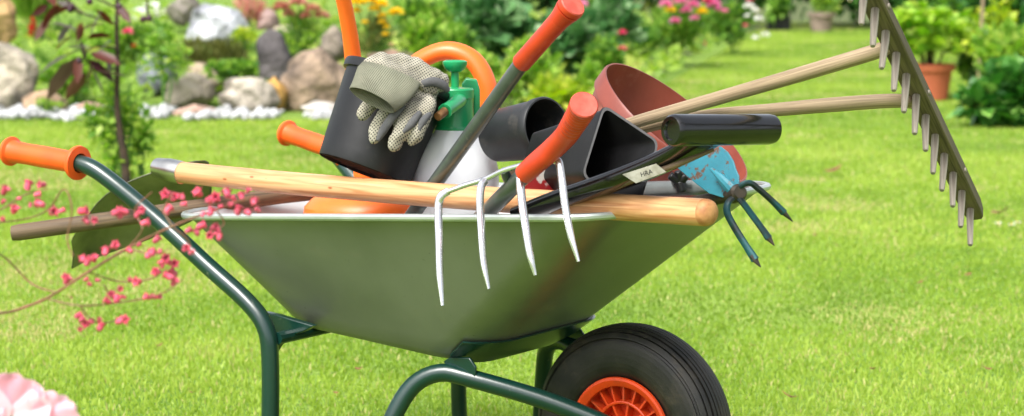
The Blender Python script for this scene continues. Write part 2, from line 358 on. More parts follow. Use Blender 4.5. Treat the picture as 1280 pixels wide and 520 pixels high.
def grass_mesh():
    N = 1000000
    u = rng.random(N); D = 2.9 * (34 / 2.9) ** (u ** .92)
    X = (rng.random(N) * 2 - 1) * (D * .244 * 1.12 + 1.1); Y = D
    keep = (height(X, Y) < .01)
    # flower beds: no lawn there
    bed = (X > -1.1) & (X < .66 + (Y - 14) * .175) & (Y > 13.9) | (X <= -1.1) & (Y > 13.75)
    keep &= ~bed
    X, Y, D = X[keep], Y[keep], D[keep]; N = len(X)
    n1 = vnoise(X + 50, Y + 50, 1.1, 3); n2 = vnoise(X + 50, Y + 50, 3.7, 4)
    h = (.006 + .013 * rng.random(N) ** 1.4) * (.75 + .6 * n1) * (1 + .012 * D); wd = .0007 + .00026 * D * (.6 + .8 * rng.random(N))
    a = rng.random(N) * 2 * math.pi; lean = .1 + .7 * rng.random(N) ** 1.5; la = rng.random(N) * 2 * math.pi
    dx = np.cos(a) * wd; dy = np.sin(a) * wd; lx = np.cos(la) * lean * h; ly = np.sin(la) * lean * h
    V = np.zeros((N, 6, 3)); z = height(X, Y) - .002
    for k, (t, ww, bend) in enumerate(((0, 1, 0), (.55, .85, .35), (1, .25, 1.))):
        for s_, sg in ((0, -1), (1, 1)):
            V[:, k * 2 + s_, 0] = X + sg * dx * ww + lx * bend; V[:, k * 2 + s_, 1] = Y + sg * dy * ww + ly * bend
            V[:, k * 2 + s_, 2] = z + h * (t - .25 * bend * lean * .6)
    b = (np.arange(N) * 6)[:, None]; F = np.concatenate([b + np.array([0, 1, 3, 2]), b + np.array([2, 3, 5, 4])], 0)
    r = np.clip(.18 + .42 * n1 + .28 * n2 - .1 + .36 * (rng.random(N) - .5) , 0, .93)
    n3 = vnoise(X + 80, Y + 20, .8, 21) * vnoise(X + 11, Y + 70, 2.9, 22); dead = rng.random(N) < .05 + .45 * np.clip((n3 - .42) * 4, 0, 1); r[dead] = .97
    return V.reshape(-1, 3), F, np.concatenate([r, r])
M['grass'] = leafmat('grass_blades', [(94, 124, 42), (126, 156, 54), (152, 178, 68), (174, 192, 88), (198, 186, 130)], .4, .5, .3)
V, F, r = grass_mesh()
tag(fast('lawn_grass', V, F, M['grass'], r, loc=(0, 0, 0)), 'bright green mown lawn grass growing all round the wheelbarrow', 'grass', kind='stuff')

# ---- rocks
def rock(label, x0, x1, ytop, ybase, Y, c1, c2, seed, squat=.8, ang=0, rough=.9, name='boulder'):
    r = np.random.default_rng(seed); cx = (x0 + x1) / 2; wx = S(x1 - x0, Y) / 2; hz = S(ybase - ytop, Y)
    base = at(cx, ybase, Y); z0 = base[2]
    nu, nv = 56, 34; k = r.normal(size=(16, 3)); k /= np.linalg.norm(k, axis=1)[:, None]; d = .60 + .36 * r.random(16); ang = max(ang, .8); kk = r.normal(size=(14, 3)) * 5
    ph = r.random((6, 3)) * 6; fr = (1.5 + 3 * r.random((6, 3)))
    vs = []
    for i in range(nv + 1):
        t = math.pi * i / nv
        for j in range(nu):
            p = 2 * math.pi * j / nu; v = np.array([math.sin(t) * math.cos(p), math.sin(t) * math.sin(p), math.cos(t)])
            s_ = 1.0
            if ang > 0:
                for q in range(16):
                    dd = v @ k[q]
                    if dd > 0: s_ = min(s_, (d[q] / dd) ** ang)
            s_ *= 1 + .012 * sum(math.sin(kk[q] @ v + q) for q in range(14)) / 1.4
            s_ *= 1 + .05 * sum(math.sin(fr[q] @ v * 1.6 + ph[q][0]) for q in range(6)) / 2
            v = v * s_
            vs.append([cx * 0 + base[0] + v[0] * wx * 1.04, Y + wx * squat + v[1] * wx * squat, z0 + hz * .40 + v[2] * hz * .62 if v[2] > -9 else 0])
    fs = [[i * nu + j, (i + 1) * nu + j, (i + 1) * nu + (j + 1) % nu, i * nu + (j + 1) % nu] for i in range(nv) for j in range(nu)]
    g = Geo(); g.add(vs, fs)
    m = mat('stone_' + name, [c * .95 for c in c1], [c * .74 for c in c2], 5, rough, 0, 1.0, 14, detail=10, bdist=.05, lo=.36, hi=.62)
    o = obj('boulder', g, m, ang=60); return tag(o, label, 'boulder')
rock('large smooth pale grey boulder cut by the left edge of the picture', -30, 50, 52, 124, 14.3, (196, 184, 164), (150, 142, 128), 1)
rock('tan upright stone in the top left corner above the pale boulder', -18, 20, -14, 46, 15.6, (196, 160, 112), (170, 134, 90), 2, ang=.6)
rock('low brown stone lying in white gravel beside the pale boulder', 17, 83, 110, 147, 14.1, (188, 158, 128), (150, 122, 96), 3, ang=.3)
rock('small pinkish stone behind the sapling stem, in the gravel', 90, 128, 128, 148, 14.1, (196, 160, 140), (170, 136, 116), 4)
rock('blue grey slate block left of the pile, behind the green sprigs', 166, 216, 68, 112, 14.9, (140, 146, 152), (98, 102, 108), 5, ang=.8)
rock('big white streaked boulder at the top of the rockery', 220, 307, 2, 66, 16.4, (232, 234, 240), (150, 152, 160), 6, ang=.2)
rock('dull grey boulder behind the white one, at the top edge', 203, 248, -6, 30, 17.2, (150, 142, 132), (120, 112, 100), 7)
rock('flat topped beige stone above the angular one', 218, 284, 80, 116, 14.9, (178, 160, 134), (136, 122, 100), 8)
rock('angular grey stone with a sharp ridge beside white gravel', 204, 266, 90, 138, 14.45, (186, 174, 154), (138, 128, 112), 9, ang=.9)
rock('rounded grey dome stone at the front of the rockery', 272, 346, 95, 146, 14.2, (190, 180, 164), (144, 134, 120), 10, ang=.15)
rock('narrow ochre stone tucked behind the rounded dome stone', 328, 360, 98, 144, 14.4, (200, 156, 84), (164, 124, 66), 11)
rock('dark slate grey pointed rock in the middle of the rockery', 312, 372, 42, 118, 15.1, (104, 98, 98), (72, 68, 68), 12, ang=.9)
rock('large rough tan boulder left of the black flower pot', 350, 446, 64, 142, 14.4, (176, 152, 128), (126, 108, 92), 13, ang=.5)
rock('small grey rock perched above the rough tan boulder', 396, 432, 34, 74, 15.4, (152, 140, 124), (118, 108, 96), 14, ang=.7)
rock('small pinkish rock among the red and green stems', 320, 349, 12, 42, 16.9, (188, 158, 150), (104, 90, 88), 15, ang=.4)
rock('cream stone lying behind the dark pointed rock', 334, 400, 30, 60, 16.4, (214, 200, 174), (180, 166, 140), 16)
rock('flat pink stone sunk in the gravel under the angular stone', 212, 268, 132, 150, 14.05, (206, 170, 152), (178, 146, 128), 17)
rock('long brown rock showing just above the glove', 456, 522, 60, 96, 14.6, (150, 122, 104), (104, 84, 74), 18, ang=.4)
rock('pale flat stone at the gravel edge behind the orange grip', 372, 442, 128, 152, 14.05, (214, 206, 196), (176, 168, 158), 19)
rock('low grey rock under the heather clump', 232, 300, 60, 96, 15.6, (150, 140, 124), (116, 106, 92), 20)

# ---- white gravel: nobody could count it
def pebbles():
    N = 820; V = []; F = []; R = []
    ico = np.array([[0, 0, 1], [.9, 0, .45], [.28, .85, .45], [-.72, .53, .45], [-.72, -.53, .45], [.28, -.85, .45], [.72, .53, -.45], [-.28, .85, -.45], [-.9, 0, -.45], [-.28, -.85, -.45], [.72, -.53, -.45], [0, 0, -1]])
    fc = np.array([[0, 1, 2], [0, 2, 3], [0, 3, 4], [0, 4, 5], [0, 5, 1], [1, 6, 2], [2, 7, 3], [3, 8, 4], [4, 9, 5], [5, 10, 1], [6, 7, 2], [7, 8, 3], [8, 9, 4], [9, 10, 5], [10, 6, 1], [11, 7, 6], [11, 8, 7], [11, 9, 8], [11, 10, 9], [11, 6, 10]])
    for i in range(N):
        x = -4.2 + 3.25 * rng.random(); y = 13.62 + .75 * rng.random() ** 1.2 + .10 * math.sin(x * 3) + (.25 if x < -2.3 else 0) * rng.random()
        if x > -2.4 and math.sin(x * 7.3) + math.sin(x * 17 + 1) > .55: continue
        s_ = .011 + .036 * rng.random() ** 1.6; q = ico * (1 + .35 * (rng.random((12, 1)) - .5)) * s_ * np.array([1, 1, .75])
        V.append(q + [x, y, float(height(np.array(x), np.array(y))) + s_ * .5 + .02 * rng.random()]); F.append(fc + 12 * (len(V) - 1)); R.append(np.full(20, rng.random()))
    return np.concatenate(V), np.concatenate(F), np.concatenate(R)
V, F, r = pebbles()
tag(fast('white_gravel', V, F, M['gravel'], r, loc=(0, 0, 0)), 'bright white gravel edging the rockery bed against the lawn', 'gravel', kind='stuff')
# ---- foliage
def leaf_set(P, Dr, L, W, fold=.25, oval=False, droop=.2):
    """P positions, Dr directions (unit), L lengths -> leaves"""
    N = len(P); up = rng.normal(size=(N, 3)) * .5 + np.array([0, 0, 1]); side = np.cross(Dr, up); side /= np.linalg.norm(side, axis=1)[:, None] + 1e-9
    nn = np.cross(side, Dr); Lc = L[:, None]; Wc = W[:, None]; dr = np.zeros((N, 3)); dr[:, 2] = -L * droop
    if not oval:
        V = np.stack([P, P + Dr * Lc * .45 + side * Wc - nn * Wc * fold, P + Dr * Lc + dr, P + Dr * Lc * .45 - side * Wc - nn * Wc * fold], 1)
        F = (np.arange(N) * 4)[:, None, None] + np.array([[0, 1, 2], [0, 2, 3]])[None]; k = 2
    else:
        s1 = P + Dr * Lc * .3 + dr * .1; s2 = P + Dr * Lc * .68 + dr * .45; s3 = P + Dr * Lc + dr
        V = np.stack([P, s1, s2, s3, s1 + side * Wc * .9 + nn * Wc * fold, s2 + side * Wc * .85 + nn * Wc * fold, s1 - side * Wc * .9 + nn * Wc * fold, s2 - side * Wc * .85 + nn * Wc * fold], 1)
        F = (np.arange(N) * 8)[:, None, None] + np.array([[0, 4, 1], [1, 4, 5], [1, 5, 2], [2, 5, 3], [0, 1, 6], [1, 7, 6], [1, 2, 7], [2, 3, 7]])[None]; k = 8
    return V.reshape(-1, 3), F.reshape(-1, 3), k
def unit(N):
    v = rng.normal(size=(N, 3)); return v / np.linalg.norm(v, axis=1)[:, None]
def crown(c, rx, ry, rz, n, L, aspect=.3, clumps=14, cr=.38, oval=False, upb=.5, droop=.2, flatten=True):
    c = np.array(c); K = unit(clumps) * (rng.random((clumps, 1)) ** .4) * .72; K[:, 2] = np.abs(K[:, 2]) * 1.15 - .35
    R = cr * (.6 + .7 * rng.random(clumps)); i = rng.integers(0, clumps, n); d = unit(n); d[:, 2] += .25
    d /= np.linalg.norm(d, axis=1)[:, None]
    P = (K[i] + d * (R[i] * (.45 + .55 * rng.random(n)))[:, None]) * np.array([rx, ry, rz]) + c
    P[:, 2] = np.maximum(P[:, 2], .01)
    Dr = d + np.array([0, 0, upb]) + unit(n) * .5; Dr /= np.linalg.norm(Dr, axis=1)[:, None]
    l = L * (.6 + .7 * rng.random(n)); V, F, k = leaf_set(P, Dr, l, l * aspect, oval=oval, droop=droop)
    rn = np.clip(.5 + .28 * rng.normal(size=n) + (rng.random(clumps) * .4 - .2)[i], 0, 1); return V, F, np.repeat(rn, k)
GR = {
 'mid': leafmat('mid_green_leaves', [(52, 92, 34), (94, 140, 52), (130, 170, 68), (170, 198, 92)]),
 'light': leafmat('light_green_leaves', [(88, 130, 46), (122, 164, 60), (152, 186, 76), (190, 208, 106)], .45),
 'cover': leafmat('cover_leaves', [(60, 96, 36), (104, 140, 52), (140, 172, 66), (176, 192, 92), (186, 176, 104)], .4),
 'glossy': leafmat('glossy_dark_leaves', [(26, 66, 26), (48, 100, 38), (80, 138, 54), (140, 184, 90)], .25, .3, .6),
 'dark': leafmat('dark_green_leaves', [(22, 56, 22), (40, 86, 34), (62, 116, 48), (104, 156, 72)], .25),
 'cool': leafmat('cool_green_leaves', [(40, 84, 44), (76, 124, 68), (112, 156, 98), (164, 192, 146)], .3),
 'yellow': leafmat('yellow_green_leaves', [(110, 146, 40), (150, 180, 50), (184, 200, 66), (206, 206, 90)], .45),
 'olive': leafmat('olive_leaves', [(66, 78, 34), (96, 104, 50), (120, 122, 62), (150, 150, 84)], .3),
 'plum': leafmat('plum_leaves', [(64, 24, 26), (104, 54, 38), (92, 74, 68), (124, 120, 118)], .3, .4, .5),
 'pink': leafmat('pink_petals', [(214, 84, 140), (228, 120, 172), (240, 156, 200), (246, 190, 220)], .3),
 'hotpink': leafmat('hot_pink_petals', [(206, 50, 100), (220, 70, 120), (236, 100, 146), (244, 140, 170)], .3),
 'salmon': leafmat('salmon_petals', [(186, 112, 104), (206, 140, 128), (216, 164, 150), (200, 190, 130)], .3),
 'yel': leafmat('yellow_petals', [(224, 186, 20), (240, 208, 30), (248, 222, 50), (252, 234, 90)], .3),
 'white': leafmat('white_petals', [(226, 222, 216), (238, 236, 232), (246, 244, 242), (250, 250, 250)], .3),
 'red': leafmat('red_petals', [(150, 30, 34), (180, 40, 40), (200, 60, 50), (214, 90, 70)], .3),
}
def stems(g, c, rx, ry, h, n, r=.006):
    for _ in range(n):
        a = rng.random() * 6.28; q = rng.random(); e = np.array([c[0] + math.cos(a) * rx * q, c[1] + math.sin(a) * ry * q, h * (.6 + .4 * rng.random()) + c[2]])
        b = np.array([c[0] + (e[0] - c[0]) * .25, c[1] + (e[1] - c[1]) * .25, c[2] - .02]); mid = (b + e) / 2 + np.array([0, 0, .03])
        g.tube([b, mid, e], [r, r * .8, r * .45], 5)
def zg(x, y): return float(height(np.array(x), np.array(y)))
def plant(name, label, cat, px, ybase, wpx, hpx, Y=None, mat_='mid', n=900, L=.07, aspect=.3, clumps=14, cr=.38, oval=False, group=None, flowers=None, upb=.5, depth=.7, droop=.2, stem=8, stemmat='green_stem', z=None):
    if Y is None: Y = CAMZ / -(ray(px, ybase)[2]) * ray(px, ybase)[1] if z is None else Y
    b = at(px, ybase, Y); w_, h_ = S(wpx, Y), S(hpx, Y); bz = zg(b[0], Y) if z is None else z
    top = at(px, ybase - hpx, Y)[2]; H = max(top - bz, .1)
    t = thing(name, label, cat, (b[0], Y, bz), group)
    V, F, r_ = crown((b[0], Y, bz + H * .52), w_ / 2, w_ / 2 * depth, H * .52, n, L, aspect, clumps, cr, oval, upb, droop)
    V[:, 2] = np.maximum(V[:, 2], bz)
    fast('foliage', V, F, GR[mat_], r_, t)
    g = Geo(); stems(g, (b[0], Y, bz), w_ * .4, w_ * .3, H * .85, stem); obj('stem', g, M[stemmat], t)
    for fl in (flowers or []):
        bloom(t, fl[0], fl[1], fl[2] if len(fl) > 2 else Y - w_ * .2, fl[3] if len(fl) > 3 else 18, fl[4] if len(fl) > 4 else 'pink', stemto=(b[0], Y, bz + H * .4))
    return t
def bloom(t, px, py, Y, dpx, kind, n=46, stemto=None, flat=.55, lab=None):
    c = at(px, py, Y); R = S(dpx, Y) / 2; d = unit(n); d[:, 2] = np.abs(d[:, 2]) * .9; P = c + d * R * .15 * np.array([1, 1, flat])
    Dr = d; l = np.full(n, R * .95); V, F, k = leaf_set(P, Dr, l, l * .32, droop=.15)
    o = fast('flower', V, F, GR[kind], np.repeat(rng.random(n), k), t)
    if stemto is not None:
        g = Geo(); g.tube([c, (c + np.array(stemto)) / 2 + [.02, 0, .02], stemto], [.004, .004, .005], 5); obj('flower_stalk', g, M['green_stem'], t)
    return o

# ================================================================= WHEELBARROW
def rrect(x0, x1, hw0, hw1, r, z0, z1, n=10, yoff=0):
    """rounded loop in barrow coordinates: from rear x0 to front x1, half widths, heights run rear to front"""
    pts = []; cs = [(x1 - r, hw1 - r, 0), (x0 + r, hw0 - r, 90), (x0 + r, -hw0 + r, 180), (x1 - r, -hw1 + r, 270)]
    for cx, cy, a0 in cs:
        for k in range(n + 1):
            a = rad(a0 + 90 * k / n); pts.append([cx + r * math.cos(a), cy + r * math.sin(a)])
    out = []
    for i in range(len(pts)):        # add points on straight runs
        a = pts[i]; b = pts[(i + 1) % len(pts)]; out.append(a)
        if i % (n + 1) == n:
            for q in (.2, .4, .6, .8): out.append([a[0] + (b[0] - a[0]) * q, a[1] + (b[1] - a[1]) * q])
    return out, z0, z1
def barrow_loop(x0, x1, hw0, hw1, r, z0, z1, mx0, mx1):
    p, _, _ = rrect(x0, x1, hw0, hw1, r, z0, z1); return [bl(a, b, z0 + (z1 - z0) * (a - mx0) / (mx1 - mx0)) for a, b in p]
RX0, RX1, RHW = -.875, .135, .322; RZ0, RZ1 = .565, .634
wb = thing('wheelbarrow', 'galvanised wheelbarrow on a dark green tube frame with orange grips', 'wheelbarrow', (BO[0], BO[1], 0))
def tray_rings(off):
    prm = []
    R0 = (RX0, RX1, RHW, RHW, .10, RZ0, RZ1); R1 = (-.70, -.225, .215, .205, .10, .372, .335)
    rings = []
    for t in (0, .03, .25, .5, .75, .9, 1.0):
        a = [R0[i] * (1 - t) + R1[i] * t for i in range(7)]
        a[0] += off; a[1] -= off; a[2] -= off; a[3] -= off; a[5] += 0; a[6] += 0
        rings.append(barrow_loop(*a, a[0], a[1]))
    for ins, dz in ((.012, -.012), (.035, -.019), (.10, -.021)):
        a = [R1[0] + ins + off, R1[1] - ins - off, R1[2] - ins - off, R1[3] - ins - off, max(.10 - ins * .3, .03), R1[5] + dz, R1[6] + dz]
        rings.append(barrow_loop(*a, a[0], a[1]))
    return rings
g = Geo(); g.loft(tray_rings(0), cap0=False, cap1=True); tray = obj('tray', g, M['zinc'], wb, ang=50)
g = Geo(); ri = tray_rings(.0025); ri = [[p + np.array([0, 0, .001]) for p in r_] for r_ in ri]; g.loft(ri, cap0=False, cap1=True); obj('tray_inner_skin', g, M['zinc_in'], tray, ang=50)  # inner face of the same sheet, given the lighter zinc
loop = barrow_loop(RX0 - .006, RX1 + .006, RHW + .006, RHW + .006, .105, RZ0, RZ1, RX0, RX1)
g = Geo(); rings = []
for i, p in enumerate(loop):
    T = nrm(loop[(i + 1) % len(loop)] - loop[i - 1]); u = np.array([0, 0, 1.]); v = np.cross(T, u)
    rings.append([p + .0070 * (u * math.cos(a) + v * math.sin(a)) for a in [2 * math.pi * k / 10 for k in range(10)]])
g.loft(rings, closed=True); obj('rim', g, M['rimzinc'], tray)

near = [(-1.10, -.362, .664), (-1.05, -.355, .655), (-1.00, -.345, .628), (-.894, -.32, .553), (-.78, -.31, .475), (-.685, -.302, .412), (-.642, -.30, .368), (-.630, -.30, .31), (-.629, -.303, .195), (-.630, -.31, .075), (-.605, -.31, .03), (-.55, -.308, .018), (-.46, -.30, .018), (-.415, -.295, .04), (-.395, -.275, .12), (-.372, -.25, .215), (-.345, -.222, .275), (-.30, -.197, .300), (-.24, -.178, .292), (-.12, -.13, .261), (-.02, -.092, .226), (.02, -.078, .204)]
for sg in (1, -1):
    pts = [bl(a, b * sg, z) for a, b, z in (near if sg == 1 else near[2:])]
    g = Geo(); g.tube(pts, .0172, 16, smooth=4); ft = obj('frame_tube', g, M['green_paint'], wb)
    e0 = bl(-1.268, -.368 * sg, .676); e1 = bl(-1.075, -.358 * sg, .661)
    if sg == -1: e0 = bl(-1.165, .366, .668); e1 = bl(-.965, .345, .630)
    ax = nrm(e1 - e0); Ln = np.linalg.norm(e1 - e0)
    g = Geo(); g.lathe([(0, -.004), (.016, -.004), (.028, .0), (.030, .004), (.030, .008), (.024, .012), (.0225, .02), (.0215, .05), (.0222, .1), (.0215, Ln - .03), (.0225, Ln - .016), (.033, Ln - .010), (.035, Ln - .005), (.034, Ln), (.02, Ln + .002), (.018, Ln - .004)], e0, ax, 28)
    obj('grip', g, M['grip_orange'], ft)
# gussets and cradle
for sg in (1, -1):
    g = Geo(); q = []
    for x_, y_ in ((332, 388), (352, 392), (398, 406), (386, 413), (368, 419), (354, 431), (345, 446), (336, 430)):
        d_ = ray(x_, y_); t_ = (-.236 - np.dot(np.array([0, 0, CAMZ]) - BO, E2)) / np.dot(d_, E2); p_ = np.array([0, 0, CAMZ]) + d_ * t_; q.append((np.dot(p_ - BO, E1), p_[2]))
    g.plate([bl(a, -.244 * sg, z) for a, z in q], E2, .016); obj('gusset', g, M['green_paint'], wb, bevel=.002)
    g = Geo(); g.plate([bl(a, -.186 * sg, z) for a, z in ((-.285, .295), (-.228, .285), (-.226, .318), (-.24, .334), (-.285, .33), (-.30, .32))], E2, .006); obj('tray_stay', g, M['green_paint'], wb, bevel=.002)
TR = tray_rings(-.0035); nl_ = len(TR[0]); sel = sorted([k for k in range(nl_) if (TR[-3][k] - BO) @ E1 > -.30], key=lambda k: (TR[-3][k] - BO) @ E2)
rings = []
for k in sel:
    a, b_, c_ = TR[5][k], TR[6][k], TR[-2][k] + np.array([0, 0, -.002]); nv_ = nrm(np.cross(b_ - a, E2)); o_ = nrm(b_ - BO - (TR[-1][k] - BO)) * .004 + np.array([0, 0, -.003])
    rings.append([a, b_, c_, c_ + o_, b_ + o_, a + o_])
g = Geo(); g.loft(rings); obj('cradle_plate', g, M['green_paint'], wb)
g = Geo(); g.tube([bl(-.62, -.29, .345), bl(-.62, .29, .345)], .012, 10); obj('cross_brace', g, M['green_paint'], wb)
g = Geo(); g.tube([bl(.0, -.095, .1955), bl(0, .095, .1955)], .009, 12); obj('axle', g, M['rimzinc'], wb)

# wheel
WC = bl(0, 0, .1955)
wheel_profile = []
R0_, r0_ = .1465, .0525
for k in range(-16, 17):
    a = math.pi * .80 * k / 16; rr = R0_ + r0_ * math.copysign(abs(math.cos(a)) ** .78, math.cos(a)); yy = r0_ * 1.04 * math.copysign(abs(math.sin(a)) ** .80, math.sin(a))
    wheel_profile.append([rr, yy])
tyre = []
fine = []
for i in range(len(wheel_profile) - 1):
    for q in range(8):
        t = q / 8; fine.append([wheel_profile[i][j] * (1 - t) + wheel_profile[i + 1][j] * t for j in (0, 1)])
fine.append(wheel_profile[-1])
prof = []
for rr, yy in fine:
    gr = 0
    if abs(yy) < .0535:
        ph = (yy / .0098) % 1.0
        if ph < .14 or ph > .86: gr = .0045
    dx, dy = rr - R0_, yy; l_ = math.hypot(dx, dy)
    if rr > R0_ and gr: rr -= gr * dx / l_; yy -= gr * dy / l_
    prof.append((rr, yy))
prof = [(.100, prof[0][1])] + prof + [(.100, prof[-1][1])]
wh = bpy.data.objects.new('wheel', None); wh.empty_display_size = .05; link(wh, wb, None)
g = Geo(); g.lathe(prof, WC, E2, 96); obj('tyre', g, M['rubber'], wh, ang=30)
g = Geo()
for s_ in (-1, 1):
    g.lathe([(.098, s_ * .040), (.1045, s_ * .042), (.106, s_ * .046), (.1045, s_ * .050), (.100, s_ * .051), (.093, s_ * .048), (.088, s_ * .044), (.087, s_ * .012), (.098, s_ * .012)], WC, E2, 72)
    g.lathe([(.052, s_ * .012), (.054, s_ * .036), (.057, s_ * .037), (.059, s_ * .036), (.060, s_ * .012)], WC, E2, 60)
    g.lathe([(.0, s_ * .052), (.018, s_ * .052), (.022, s_ * .049), (.024, s_ * .012)], WC, E2, 40)
    for k in range(20):
        a = 2 * math.pi * k / 20; dd = E1 * math.cos(a) + np.array([0, 0, 1]) * math.sin(a); tt = np.cross(dd, E2)
        g.box(WC + dd * .073 + E2 * s_ * .024, dd * .0145, tt * .0018, E2 * .012 * 1)
    for k in range(10):
        a = 2 * math.pi * (k + .25) / 10; dd = E1 * math.cos(a) + np.array([0, 0, 1]) * math.sin(a); tt = np.cross(dd, E2)
        g.box(WC + dd * .038 + E2 * s_ * .023, dd * .016, tt * .002, E2 * .011)
g.lathe([(.0, .012), (.0985, .012)], WC, E2, 60); g.lathe([(.0985, -.012), (.0, -.012)], WC, E2, 60)
obj('wheel_rim', g, M['rim_orange'], wh, ang=30)
for i in range(9):       # little rubber whiskers left by the mould
    pass

# ================================================================= TOOLS AND POTS IN THE TRAY
# long spade: ash shaft lying along the near rim, blade hanging out at the back
SA = [(226, 215.5, 4.20), (330, 226, 4.075), (450, 236.5, 3.93), (600, 248, 3.755), (750, 257.5, 3.575), (880, 265.5, 3.42)]
spade = thing('shovel', 'long shovel, pale varnished wooden shaft across the tray, steel blade hanging behind', 'shovel', at(560, 245, 3.8))
g = Geo(); pp = [at(*p) for p in SA]; e = pp[-1] + nrm(pp[-1] - pp[-2]) * .022
g.tube(pp, [.0215, .0218, .0222, .0225, .0228, .023], 24, cap1=False, smooth=6)
obj('shaft', g, M['ash'], spade)
g = Geo(); ax = nrm(pp[-1] - pp[-2]); g.lathe([(.023, -.0005), (.0228, .006), (.0205, .013), (.016, .0175), (.008, .0195), (0, .020)], pp[-1], ax, 24); obj('shaft_end', g, M['ash_end'], spade)
g = Geo(); a0 = at(228, 216, 4.198); b0 = at(196, 209, 4.24); g.tube([a0, (a0 + b0) / 2, b0], [.0232, .0235, .019], 20, smooth=3); obj('ferrule', g, M['ferrule'], spade)
top = [(86, 262, 4.42), (103, 262, 4.42), (121, 249, 4.40), (143, 233, 4.37), (165, 223, 4.35), (197, 213, 4.33), (230, 200, 4.35), (262, 197, 4.38)]
top = [(88, 300, 4.22), (99, 284, 4.22), (121, 250, 4.23), (143, 234, 4.23), (165, 224, 4.235), (197, 212, 4.24), (230, 202, 4.25), (262, 198, 4.27)]
bot = [(88, 339, 4.28), (100, 330, 4.32), (122, 322, 4.34), (143, 315, 4.35), (166, 307, 4.36), (200, 295, 4.37), (236, 280, 4.38), (266, 262, 4.38)]
g = Geo(); nu, nv = len(top), 9; vs = []
for i in range(nu):
    for j in range(nv):
        t = j / (nv - 1); a, b_ = at(*top[i]), at(*bot[i]); p = a * (1 - t) + b_ * t; p = p + np.array([.0, .03, -.0]) * math.sin(math.pi * t) * (1 if 0 < i < nu - 1 else .6); vs.append(p)
g.add(vs, [[i * nv + j, (i + 1) * nv + j, (i + 1) * nv + j + 1, i * nv + j + 1] for i in range(nu - 1) for j in range(nv - 1)])
obj('blade', g, M['spade_steel'], spade, solid=.0025, sub=1, ang=80)
# dark old handle
g = Geo(); g.tube([at(17, 291, 4.16), at(24, 290.5, 4.16), at(120, 277, 4.17), at(250, 259, 4.19), at(395, 240, 4.36), at(520, 236, 4.55)], [.011, .0165, .0165, .0165, .0165, .0165], 18, smooth=3)
tag(obj('old_broomstick', g, M['dark_wood']), 'dark weathered round wooden handle sticking out at the back below the pale shaft', 'tool handle')

# watering can
wc = at(476, 262, 4.25); base = np.array([wc[0], 4.25, .40])
can = thing('watering_can', 'orange plastic watering can half hidden behind the black pot and gloves', 'watering can', base)
g = Geo(); zt = lambda y, Y=4.25: at(476, y, Y)[2]
g.lathe([(0, 0), (.135, 0), (.15, .012), (.158, .05), (.158, zt(268) - base[2]), (.156, zt(258) - base[2]), (.140, zt(248) - base[2]), (.105, zt(240) - base[2]), (.072, zt(236) - base[2]), (.066, zt(234) - base[2]), (.062, zt(234) - base[2] - .01), (.06, .15)], base, (0, 0, 1), 48, sy=.78); obj('can_body', g, M['can_orange'], can)
g = Geo(); g.tube([at(462, 250, 4.23), at(455, 190, 4.22), at(445, 120, 4.20), at(442, 80, 4.19), at(437, 40, 4.17), at(428, -5, 4.14), at(414, -50, 4.10)], [.030, .024, .020, .0172, .0158, .0148, .0145], 20, smooth=5); obj('spout', g, M['can_orange'], can)
g = Geo(); g.tube([at(470, 175, 4.26), at(488, 125, 4.25), at(513, 86, 4.24), at(540, 68, 4.23), at(566, 64, 4.22), at(592, 76, 4.21), at(608, 104, 4.20), at(612, 140, 4.20), at(604, 178, 4.20), at(590, 214, 4.20), at(575, 245, 4.21)], [.020, .0205, .021, .0215, .022, .022, .022, .022, .022, .022, .022], 22, smooth=5, flat=.85); obj('can_handle', g, M['can_orange'], can)

# black round pot, mouth up to the right, under the gloves
def pot(name, label, base_c, mouth_c, r0, r1, m, rimh=.018, rimw=.006, seg=48, notch=0, group=None, ribs=False):
    base_c, mouth_c = np.array(base_c), np.array(mouth_c); ax = nrm(mouth_c - base_c); H = np.linalg.norm(mouth_c - base_c)
    t = thing(name, label, 'flower pot', base_c, group); g = Geo()
    pr = [(r0 * .985, 0), (r0, .006)]
    gb = Geo(); gb.lathe([(0, .004), (r0 * .80, .004), (r0 * .86, -.001), (r0 * .97, -.001), (r0 * .985, .0)], base_c, ax, seg)
    for i, p in enumerate(gb.v if notch else []):
        d = np.array(p) - base_c; h = d @ ax
        if h < .002 and ((i % seg) * notch / seg) % 1 < .3: gb.v[i] = tuple(np.array(p) + ax * .005)
    obj('pot_base', gb, M['black_dull'] if m in (M['black_pl'], M['black_pl2']) else m, t)
    for k in range(1, 9):
        q = k / 8; pr.append((r0 + (r1 - r0) * q * .96, .006 + (H - rimh - .006) * q))
    th = .0022
    pr += [(r1 + rimw, H - rimh + .001), (r1 + rimw + .001, H - .004), (r1 + rimw - .001, H), (r1 + rimw - .004, H), (r1 - th, H - rimh)]
    pr += [(r0 - th + (r1 - r0) * .5, H * .5), (r0 - th, .01), (0, .01)]
    g.lathe(pr, base_c, ax, seg)
    obj('pot_wall', g, m, t, ang=40); return t
pot('plant_pot', 'black round plastic pot lying tilted on the shaft with gloves on it', at(455, 213, 3.99), at(499, 96, 4.03), S(61, 3.96), S(66, 4.05), M['black_pl'], notch=6, seg=72)
# small black pot on its side
pot('plant_pot', 'small black round pot on its side left of the square pot', at(622, 170, 3.98), at(684, 160, 3.88), S(33, 3.96), S(38, 3.88), M['black_pl2'], rimh=.02, rimw=.002, notch=16)
# terracotta coloured plastic pot
pot('plant_pot', 'big terracotta coloured plastic pot propped mouth up behind the rake handle', at(741, 281, 4.11), at(846, 152, 4.04), .112, .168, M['terracotta_pl'], rimh=.035, rimw=.005, seg=72)

